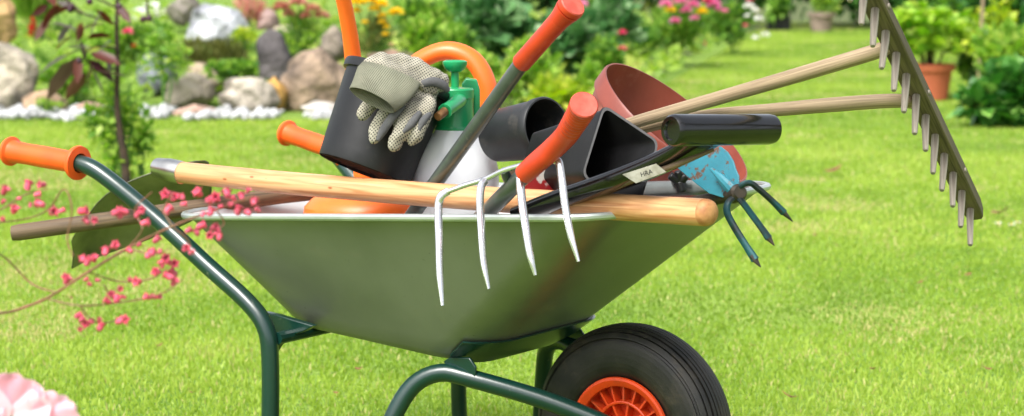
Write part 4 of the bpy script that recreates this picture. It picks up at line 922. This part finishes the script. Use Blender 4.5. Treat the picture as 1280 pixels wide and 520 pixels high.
Ls = [(64, 22, 50, 40, 1), (120, 70, 112, 96, 1), (92, 44, 76, 56, 1), (128, 12, 118, 32, 1), (76, -6, 92, 10, 1), (140, 50, 128, 60, 1), (60, 6, 46, 14, 1), (76, 4, 60, 24, .9), (100, 70, 72, 104, 1.0), (72, 55, 84, 36, .7), (108, 92, 90, 112, 1), (86, 68, 62, 82, .9), (104, 62, 88, 66, .8), (98, 70, 97, 92, .8), (112, 84, 124, 106, 1.0), (108, 74, 132, 92, .9), (112, 66, 138, 74, .7), (100, 40, 74, 30, .7), (108, 48, 130, 44, .6), (94, 16, 78, 4, .8), (90, 8, 66, 18, .8), (104, 28, 98, 48, .7), (100, 50, 104, 66, .7), (118, 90, 146, 92, .7), (136, 90, 134, 72, .7), (84, 60, 104, 58, .7), (104, 36, 122, 30, .6), (120, 12, 134, 24, .6), (96, 52, 100, 34, .6), (146, 6, 158, 20, .7), (70, 10, 58, -8, .7), (182, 6, 190, 22, .5), (88, 2, 104, 14, .9)]
P = []; Dv = []; Ll = []; 
for x0, y0, x1, y1, w_ in Ls:
    a, b_ = np.array(at(x0, y0, 9.62)), np.array(at(x1, y1, 9.58 + .08 * rs_.random())); P.append(a); Dv.append(nrm(b_ - a)); Ll.append(np.linalg.norm(b_ - a) * 1.5)
P, Dv, Ll = map(np.array, (P, Dv, Ll)); V, F, k_n = leaf_set(P, Dv, Ll, Ll * .17 + .004, oval=True, droop=.08, fold=.3)
fast('leaves', V, F, GR['plum'], np.repeat(rng.random(len(P)), k_n), tr)
for x, y in ((90, 8), (88, 12), (149, 8), (153, 15), (179, 24), (186, 23), (112, 2), (99, 76)):
    c_ = at(x, y, 9.62); g = Geo(); g.lathe([(0, -.016), (.009, -.013), (.0155, -.004), (.0155, .004), (.010, .013), (0, .016)], c_, (0, 0, 1), 14); obj('fruit', g, bpy.data.materials.get('plum_fruit') or mat('plum_fruit', (66, 24, 40), (44, 18, 30), 30, .4), tr)
pl('rose_shrub', 'loose green leafy shrub growing round the foot of the sapling', 'shrub', 146, 228, 104, 150, mat_='light', n=520, L=.05, aspect=.34, clumps=46, cr=.17, stem=16, Y=9.8)
pl('leafy_shoots', 'few green shoots low at the base of the sapling stem', 'plant', 152, 226, 54, 46, mat_='light', n=120, L=.05, aspect=.3, clumps=12, Y=9.75)
pl('leafy_shoots', 'thin pale green shoots right of the sapling reaching over gravel', 'plant', 178, 214, 40, 96, mat_='light', n=110, L=.045, aspect=.36, clumps=12, cr=.3, Y=9.9)

# middle flower bed
mid_spec = [
 ('broad light green perennial directly right of the yellow flowers', 528, 118, 70, 108, 15.2, 'light', .10, .26),
 ('mid green bushy perennial framed by the watering can handle', 566, 124, 72, 100, 14.9, 'mid', .09, .3),
 ('pale green clump behind the sprayer knob', 604, 148, 60, 92, 14.3, 'light', .10, .24),
 ('dark broad leaved plant behind the tall grey tube', 612, 88, 90, 100, 16.6, 'cool', .16, .42),
 ('light green spiky clump under the tall red grip', 662, 140, 76, 100, 14.4, 'light', .11, .2),
 ('grey green peony bush right of the tall red grip', 706, 112, 82, 112, 15.6, 'cool', .14, .36),
 ('bright yellow green low plants right of the grey tube', 700, 148, 80, 54, 14.2, 'yellow', .09, .22),
 ('mid green plant behind the terracotta coloured pot', 752, 116, 60, 74, 15.4, 'mid', .08, .3),
 ('low light green foliage left of the brown pot rim', 738, 134, 50, 60, 14.8, 'light', .08, .26),
 ('green plants behind the yellow flowers at the top', 520, 52, 90, 60, 19.5, 'mid', .10, .3),
 ('bluish green leafy plant at the top edge near the red grip', 770, 70, 60, 84, 19.0, 'cool', .12, .36),
 ('deep green shrub at the very top in the middle', 596, 44, 90, 60, 22.0, 'dark', .14, .36),
 ('green bush at the top between red grip and pink flowers', 740, 46, 80, 60, 23.0, 'mid', .12, .34),
 ('grassy tuft hiding the bed edge in front of the can', 500, 130, 70, 62, 14.4, 'mid', .10, .16),
]
for lab, x, yb, wpx, hpx, Y_, mm, L_, asp in mid_spec:
    fl = []
    if 'peony' in lab: fl = [(778, 41, 15.2, 13, 'hotpink'), (778, 61, 15.2, 12, 'hotpink'), (728, 6, 15.2, 16, 'pink')]
    if 'directly right' in lab: fl = [(490, 56, 15.0, 8, 'salmon')]
    pl('garden_perennial', lab, 'plant', x, yb, wpx, hpx, Y=Y_, mat_=mm, n=int(640 * (wpx * hpx / 7000) * (.1 / L_)) + 120, L=L_, aspect=asp, oval=L_ > .1, clumps=18, upb=.8, flowers=fl)
t = pl('flower_bush', 'green bush with pink and lilac pompom blooms and two yellow ones', 'flowers', 846, 74, 104, 84, mat_='mid', n=2600, L=.09, aspect=.2, clumps=22, Y=20.5, upb=.9)
for i, (fx, fy, fd, kk) in enumerate(((832, 6, 18, 'pink'), (850, 2, 20, 'pink'), (866, 6, 18, 'pink'), (838, 13, 15, 'yel'), (858, 13, 17, 'pink'), (878, 15, 16, 'yel'), (844, 27, 16, 'pink'), (868, 23, 13, 'pink'), (892, 6, 20, 'pink'), (884, 1, 14, 'hotpink'), (898, 12, 13, 'pink'), (867, 4, 9, 'red'))):
    bloom(t, fx, fy, 20.0, fd, kk, 60, stemto=at(850, 50, 20.5), flat=.7)
t = pl('flower_bush', 'green bush with small white and pale pink blooms left of the planter', 'flowers', 916, 66, 72, 72, mat_='mid', n=1500, L=.09, aspect=.22, clumps=16, Y=23)
for fx, fy, fd, kk in ((936, 8, 14, 'white'), (944, 14, 12, 'white'), (934, 20, 9, 'white'), (948, 24, 13, 'white'), (906, 14, 10, 'pink'), (938, 0, 10, 'hotpink'), (957, 44, 12, 'white'), (944, 48, 10, 'white'), (932, 32, 7, 'hotpink'), (880, 55, 9, 'hotpink')): bloom(t, fx, fy, 22.3, fd, kk, 50, stemto=at(918, 50, 23), flat=.7)
pl('garden_perennial', 'low green planting in front of the pompom bush', 'plant', 800, 74, 90, 40, mat_='mid', n=1100, L=.08, aspect=.22, clumps=16, Y=20.2)

# far right: planter box, round planter, hedge, potted laurel, shrub
pb = G_ = None
def ground(px, py): d = ray(px, py); return np.array([0, 0, CAMZ]) + d * (-CAMZ / d[2])
c_ = ground(974, 39); bx = thing('planter_box', 'small dark plastic planter box with leafy plants by the hedge', 'planter', c_)
w_ = S(14, c_[1]); h_ = S(17, c_[1]); g = Geo()
for q in (-1, 1):
    g.box(c_ + [w_ * q * .52, .1, h_ / 2], (w_ * .5, 0, 0), (0, .1, 0), (0, 0, h_ / 2)); g.box(c_ + [w_ * q * .52, .1, h_ * .97], (w_ * .52, 0, 0), (0, .115, 0), (0, 0, h_ * .06))
obj('box', g, M['black_pl'], bx, bevel=.008)
V, F, r_ = crown(c_ + np.array([0, .1, h_ + .16]), w_ * 1.3, .25, .30, 420, .11, .26, 10); fast('foliage', V, F, GR['mid'], r_, bx)
c_ = ground(1029, 40); rp_ = thing('round_planter', 'weathered grey brown round planter in front of the dark hedge', 'planter', c_)
R_ = S(17, c_[1]); h_ = S(24, c_[1]); cc_ = c_ + np.array([0, R_, 0])
g = Geo(); g.lathe([(0, 0), (R_ * .72, 0), (R_ * .9, h_ * .8), (R_ * 1.06, h_ * .8), (R_ * 1.08, h_), (R_ * .95, h_), (R_ * .92, h_ * .9), (0, h_ * .88)], cc_, (0, 0, 1), 32); obj('pot_wall', g, mat('grey_brown_clay', (150, 130, 120), (110, 92, 82), 6, .85), rp_)
V, F, r_ = crown(cc_ + np.array([0, 0, h_ + .16]), R_ * 1.2, R_, .35, 460, .10, .24, 10); fast('foliage', V, F, GR['light'], r_, rp_)
c_ = ground(1170, 127); lp = thing('potted_laurel', 'laurel with glossy yellow green leaves in a terracotta pot', 'potted plant', c_)
R_ = S(27, c_[1]); h_ = S(46, c_[1]); cc_ = c_ + np.array([0, R_, 0])
g = Geo(); g.lathe([(0, 0), (R_ * .66, 0), (R_ * .72, .01), (R_ * .90, h_ * .80), (R_ * 1.03, h_ * .81), (R_ * 1.07, h_ * .98), (R_ * 1.03, h_), (R_ * .93, h_), (R_ * .9, h_ * .9), (0, h_ * .88)], cc_, (0, 0, 1), 48); obj('pot_wall', g, M['terracotta'], lp)
tc_ = cc_ + np.array([-.03, 0, h_])
g = Geo(); stems(g, tc_ - [0, 0, .05], .22, .2, .42, 16, .008); obj('stem', g, M['branch'], lp)
P = []; Dv = []
for _ in range(84):
    a = rng.random() * 6.28; el = rng.random(); e_ = tc_ + np.array([math.cos(a) * .27 * math.sqrt(el + .05), math.sin(a) * .24 * math.sqrt(el + .05), .08 + .30 * rng.random() * (1.1 - .4 * el)])
    for q in range(9):
        b_ = a + rng.normal() * 1.6; P.append(e_ + rng.normal(size=3) * .012); Dv.append(nrm([math.cos(b_), math.sin(b_), .35 + .5 * rng.random()]))
P, Dv = np.array(P), np.array(Dv); l_ = .11 + .06 * rng.random(len(P)); V, F, k_n = leaf_set(P, Dv, l_, l_ * .24, oval=True, droop=.15)
hgt = (P[:, 2] - tc_[2]) / .4; fast('foliage', V, F, leafmat('laurel_leaves', [(96, 146, 46), (140, 182, 60), (180, 208, 84), (206, 220, 112)], .4, .35, .5), np.repeat(np.clip(rng.random(len(P)), 0, 1), k_n), lp)
pl('broad_leaf_shrub', 'dark glossy broad leaved shrub at the right edge of the lawn', 'shrub', 1262, 170, 118, 96, mat_='glossy', n=1100, L=.13, aspect=.34, oval=True, clumps=24, Y=13.2, upb=.6)
pl('broad_leaf_shrub', 'bright green shrub behind the dark glossy one at the right edge', 'shrub', 1262, 132, 120, 110, mat_='light', n=1100, L=.09, aspect=.28, clumps=20, Y=14.6, upb=.9)
pl('broad_leaf_shrub', 'loose yellow green shoots rising at the top right corner', 'shrub', 1246, 96, 78, 110, mat_='yellow', n=480, L=.08, aspect=.28, clumps=16, cr=.3, Y=15.4, flowers=[(1237, 53, 15.1, 6, 'salmon')])
pl('broad_leaf_shrub', 'mid green shrub just right of the terracotta pot', 'shrub', 1216, 122, 56, 80, mat_='mid', n=700, L=.08, aspect=.3, clumps=14, Y=15.8)
g = Geo(); a = ground(1222, 92); a = at(1222, 96, 15.2); g.tube([[a[0], a[1], 0], at(1226, 50, 15.2), at(1232, -60, 15.2)], [.014, .013, .012], 8)
tag(obj('wooden_stake', g, M['rake_wood']), 'thin upright brown stake among the shrubs right of the potted laurel', 'stake')
hs_ = [('dark evergreen hedge shrub above the white flowered bush', 5.6, 33, 'dark'), ('dark evergreen hedge shrub behind the dark planter box', 4.2, 32.0, 'dark'), ('dark evergreen hedge shrub behind the round planter', 5.6, 31.4, 'dark'), ('deep green hedge shrub behind the top of the rake', 6.6, 30.0, 'dark'), ('deep green hedge shrub left behind the potted laurel', 5.5, 23.6, 'mid'), ('deep green hedge shrub right behind the potted laurel', 5.4, 21.0, 'dark'), ('deep green hedge shrub at the top right corner', 5.6, 19.2, 'dark'), ('dark hedge shrub far behind the pompom flowers', 2.6, 33.5, 'dark'), ('dark hedge shrub far behind the middle bed', .6, 34, 'dark'), ('dark hedge shrub far above the watering can', -1.6, 34, 'dark'), ('dark hedge shrub far above the yellow flowers', -3.6, 33.6, 'mid'), ('dark hedge shrub far behind the white boulder', -5.4, 33.6, 'dark'), ('dark hedge shrub far above the sapling', -7.4, 33.0, 'dark'), ('dark hedge shrub at the far right beyond the stake', 7.0, 26.5, 'dark'), ('dark hedge shrub in the far left corner', -9.4, 33.0, 'dark'), ('mid green hedge shrub out at the right beyond the glossy shrub', 7.4, 22.0, 'mid'), ('last dark hedge shrub out at the far right', 8.6, 27.0, 'dark')]
for lab, x, Y_, mm in hs_:
    t = thing('hedge_shrub', lab, 'hedge', (x, Y_, 0), 'hedge along the back of the garden')
    W_ = 1.35 if Y_ > 27 else 1.0
    V, F, r_ = crown((x, Y_, .85), W_, .8, 1.0, 4200 if Y_ > 27 else 3600, .15, .34, 40, .30); fast('foliage', V, F, GR[mm], r_, t)
    g = Geo(); stems(g, (x, Y_, 0), .7, .4, 1.3, 8, .02); obj('stem', g, M['branch'], t)

# ================================================================= SMALL THINGS ON THE LAWN
def fallen(px, py, lab, s_=.035):
    c_ = ground(px, py) + np.array([0, 0, .03]); g = Geo(); a = rng.random() * 6; u = np.array([math.cos(a), math.sin(a), .25]); v = np.array([-math.sin(a), math.cos(a), .1])
    prm = [(-1, 0), (-.5, .42), (.1, .5), (.7, .28), (1.05, 0), (.6, -.34), (0, -.5), (-.6, -.36)]
    top = [c_ + (u * x + v * y) * s_ + np.array([0, 0, .5 * (x * x + y * y)]) * s_ for x, y in prm]; n_ = len(prm)
    g.add(top + [c_], [[i, (i + 1) % n_, n_] for i in range(n_)]); return tag(obj('fallen_leaf', g, bpy.data.materials.get('dry_leaf') or mat('dry_leaf', (140, 96, 56), (104, 70, 44), 40, .8), solid=.0008), lab, 'leaf')
fallen(1040, 222, 'single curled brown leaf on the lawn between cultivator and rake', .05); fallen(1249, 276, 'dry brown leaf on the lawn near the right edge', .04); fallen(988, 512, 'small brown leaf on the lawn at the bottom right of the tyre', .02)
bit = fallen(1120, 300, 'tiny dry leaf scrap lying in the lawn grass', .011); bit['group'] = 'dry leaf scraps scattered over the lawn'
for x_, y_ in ((1040, 380), (1180, 420), (965, 360), (1235, 470), (1090, 470), (450, 470), (200, 440), (90, 380), (1020, 300), (1150, 360), (1210, 350), (940, 440), (240, 500), (420, 500), (1000, 160), (900, 120)):
    b_ = bit.copy(); col.objects.link(b_); p_ = ground(x_, y_); b_.location = (p_[0], p_[1], .018); b_.rotation_euler = (rng.random() * .5, rng.random() * .5, rng.random() * 6); q = .6 + .7 * rng.random(); b_.scale = (q, q, q)
def daisy(px, py, lab):
    c_ = ground(px, py) + np.array([0, 0, .035]); t = thing('daisy', lab, 'daisy', c_, 'daisies on the lawn at the right')
    d = np.stack([np.cos(np.arange(14) * .449), np.sin(np.arange(14) * .449), np.full(14, .25)], 1); V, F, k_n = leaf_set(np.tile(c_, (14, 1)), d, np.full(14, .016), np.full(14, .004), droop=.1); fast('petals', V, F, GR['white'], np.repeat(rng.random(14), k_n), t)
    g = Geo(); g.lathe([(0, .005), (.004, .004), (.005, 0)], c_, (0, 0, 1), 10); obj('flower_centre', g, GR['yel'], t)
    g = Geo(); g.tube([c_ - [0, 0, .04], c_], .0012, 5); obj('stem', g, M['green_stem'], t)
daisy(1247, 290, 'leftmost of the three white daisies on the lawn at the right'); daisy(1264, 292, 'middle of the three white daisies on the lawn at the right'); daisy(1271, 289, 'rightmost of the three white daisies on the lawn at the right')

# ================================================================= FOREGROUND FLOWERS
YF = 2.5
hb = thing('coral_bells', 'spray of small coral pink bell flowers on thin stalks, in the left foreground', 'flowers', (-1.0, YF, 0))
hm = mat('coral_petals', (214, 66, 96), (204, 86, 110), 60, .5, sss=.15)
_n = hm.node_tree.nodes; _oi = _n.new('ShaderNodeObjectInfo'); _hv = _n.new('ShaderNodeHueSaturation'); _mr = _n.new('ShaderNodeMapRange'); _mr.inputs[3].default_value = .7; _mr.inputs[4].default_value = 1.15
hm.node_tree.links.new(_oi.outputs['Random'], _mr.inputs[0]); hm.node_tree.links.new(_mr.outputs[0], _hv.inputs['Value']); hm.node_tree.links.new(_n['Principled BSDF'].inputs['Base Color'].links[0].from_socket, _hv.inputs['Color']); hm.node_tree.links.new(_hv.outputs[0], _n['Principled BSDF'].inputs['Base Color']); hst = mat('coral_stalk', (140, 84, 72), (120, 96, 66), 40, .6)
g = Geo(); SR = .0010
def st(pts, r=SR): g.tube([at(x, y, YF + .04 * math.sin(x * .05)) for x, y in pts], [r] * (len(pts) - 1) + [r * .6], 6, smooth=4)
root = [(-60, 640), (-50, 500), (-20, 405)]
st([(-140, 900)] + root + [(20, 388), (60, 372), (110, 340), (160, 310), (215, 283), (270, 262), (318, 244)], .0016)
st([(60, 372), (85, 352), (35, 320), (0, 300), (-40, 296)][1::-1] if False else [(70, 366), (40, 355), (15, 330), (0, 318), (-20, 312)])
st([(60, 374), (100, 382), (150, 378), (200, 368), (228, 350)]); st([(110, 340), (150, 352), (190, 348), (215, 330)]); st([(160, 310), (178, 286), (168, 262), (190, 240)])
st([(215, 283), (205, 262), (216, 242)]); st([(100, 382), (112, 398), (130, 404), (150, 398)]); st([(-20, 280), (30, 274), (60, 262), (80, 236), (90, 262), (84, 300), (92, 320)]); st([(270, 262), (280, 280), (262, 292)]); st([(215, 283), (235, 300), (240, 316)]); st([(-40, 270), (0, 262), (30, 244), (60, 236)])
st([(60, 262), (66, 268)]); st([(130, 356), (140, 372), (152, 370)]); st([(160, 310), (190, 318), (210, 312)])
obj('stalk', g, hst, hb)
fl = [(35, 231), (47, 243), (52, 231), (6, 238), (4, 252), (24, 248), (38, 256), (50, 255), (18, 262), (4, 274), (66, 265), (78, 263), (104, 264), (119, 275), (108, 276), (146, 266), (154, 264), (150, 270), (178, 262), (172, 268), (182, 278), (208, 243), (218, 247), (228, 246), (210, 262), (230, 255), (248, 241), (262, 251), (270, 247), (284, 242), (292, 248), (302, 245), (310, 238), (318, 252), (322, 262), (310, 266), (298, 262), (288, 256), (276, 258), (264, 264), (254, 268), (268, 284), (262, 294), (272, 290), (274, 297), (252, 282), (246, 290), (236, 288), (232, 310), (240, 315), (104, 324), (110, 326), (118, 323), (134, 313), (143, 306), (132, 314), (162, 313), (174, 306), (84, 350), (82, 347), (108, 349), (112, 355), (122, 350), (196, 299), (190, 316), (200, 315), (206, 322), (212, 328), (218, 330), (202, 330), (216, 340), (196, 340), (218, 352), (210, 345), (186, 318), (150, 361), (154, 371), (140, 369), (146, 374), (134, 376), (162, 350), (172, 352), (184, 371), (192, 371), (198, 371), (124, 400), (108, 405), (115, 402), (100, 412), (102, 400), (126, 408), (152, 400), (156, 399), (148, 402), (98, 395)]
fm = None
for i, (x, y) in enumerate(fl):
    c_ = np.array(at(x, y, YF + .03 * rs_.uniform(-1, 1)))
    if fm is None:
        g = Geo(); s_ = .0046; g.lathe([(0, -s_ * 1.4), (s_ * .5, -s_ * 1.2), (s_ * .8, -s_ * .4), (s_ * .75, s_ * .3), (s_ * 1.05, s_ * .9), (s_ * .9, s_ * 1.0), (s_ * .4, s_ * .2)], (0, 0, 0), (0, 0, 1), 12)
        for q in range(5):
            a = q * 1.2566; d = np.array([math.cos(a), math.sin(a), .5]); g.add([d * s_ * .6, d * s_ * 1.0 + np.cross(d, [0, 0, 1]) * s_ * .35, d * s_ * 1.7, d * s_ * 1.0 - np.cross(d, [0, 0, 1]) * s_ * .35], [[0, 1, 2, 3]])
        g.lathe([(0, -s_ * 2.6), (s_ * .4, -s_ * 2.3), (s_ * .62, -s_ * 1.6), (s_ * .3, -s_ * .9), (0, -s_ * .8)], (s_ * 1.3, 0, s_ * .6), (.8, .2, 1), 10)
        o = obj('blossom', g, hm, hb); o.data.transform(Matrix.Translation(Vector(LOC[hb.name]))); fm = o
    else:
        o = fm.copy(); link(o, hb, None)
    o.location = Vector(c_ - LOC[hb.name]); o.rotation_euler = (rs_.uniform(-1.4, 1.4), rs_.uniform(-1.4, 1.4), rs_.uniform(0, 6)); q = rs_.uniform(.55, 1.2); o.scale = (q, q, q)
# pale pink geranium head, bottom left
pg = thing('geranium', 'pale pink geranium blooms in the bottom left corner, very close', 'flowers', (-.5, 2.3, 0))
pmat = leafmat('pale_pink_petals', [(230, 172, 190), (236, 192, 206), (240, 206, 216), (242, 214, 220)], .35, .6, .2)
def petal(c, u, v, L_, W_, cup, seed, col_=.5):
    r = np.random.default_rng(seed); c, u, v = np.array(c), nrm(u), nrm(v); nn_ = np.cross(u, v); nU, nV = 9, 9; V = []
    for i in range(nU):
        t = i / (nU - 1); wd = W_ * (math.sin(math.pi * min(t * .62 + .06, 1)) ** .7) * (1 if t < .9 else .93)
        for j in range(nV):
            s_ = (j / (nV - 1) - .5) * 2; tt = t * (1 - .10 * s_ * s_ * t)
            V.append(c + u * L_ * tt + v * wd * s_ + nn_ * (cup * L_ * (t * t * .5 - .35 * s_ * s_ * t) + .004 * math.sin(7 * s_ + seed) * t))
    F = np.array([[i * nV + j, i * nV + j + 1, (i + 1) * nV + j + 1, (i + 1) * nV + j] for i in range(nU - 1) for j in range(nV - 1)])
    fast('petal', np.array(V), F, pmat, np.full(len(F), r.random()), pg, smooth=True)
YG = 2.32
def flower(cx, cy, ang_list, L_, W_, dep):
    c = np.array(at(cx, cy, YG))
    for i, a in enumerate(ang_list):
        u = np.array([math.cos(rad(a)), -.25, math.sin(rad(a))]); v = np.cross(u, [0, -1, 0.15]); petal(c + [0, -.003 * i, 0], u, v, L_, W_, .16, abs(int(cx)) * 7 + i)
flower(16, 516, [112, 62, 18, 165], S(53, YG), S(33, YG), 0)
flower(62, 528, [62, 112, 12], S(42, YG), S(25, YG), 0)
flower(-36, 524, [74, 30, 120], S(50, YG), S(30, YG), 0)
g = Geo()
for x, y in ((16, 514), (60, 527), (-30, 524)): g.tube([at(x, y, YG + .004), at(x - 4, y + 26, YG + .01), at(10, 600, YG + .03)], [.0030, .0022, .002], 8, smooth=4)
g.tube([at(10, 600, YG + .03), [-.52, YG + .05, .3], [-.5, YG + .02, 0]], [.003, .005, .006], 8, smooth=4); obj('stem', g, M['green_stem'], pg)
V, F, k_n = leaf_set(np.array([at(20, 545, YG + .03), at(70, 548, YG + .03), at(100, 535, YG + .05)]), np.array([[.3, 0, 1], [1, 0, .3], [.6, .2, .2]]), np.array([.04, .05, .04]), np.array([.02, .02, .015]), oval=True); fast('leaves', V, F, GR['mid'], np.repeat([.3, .5, .2], k_n), pg)
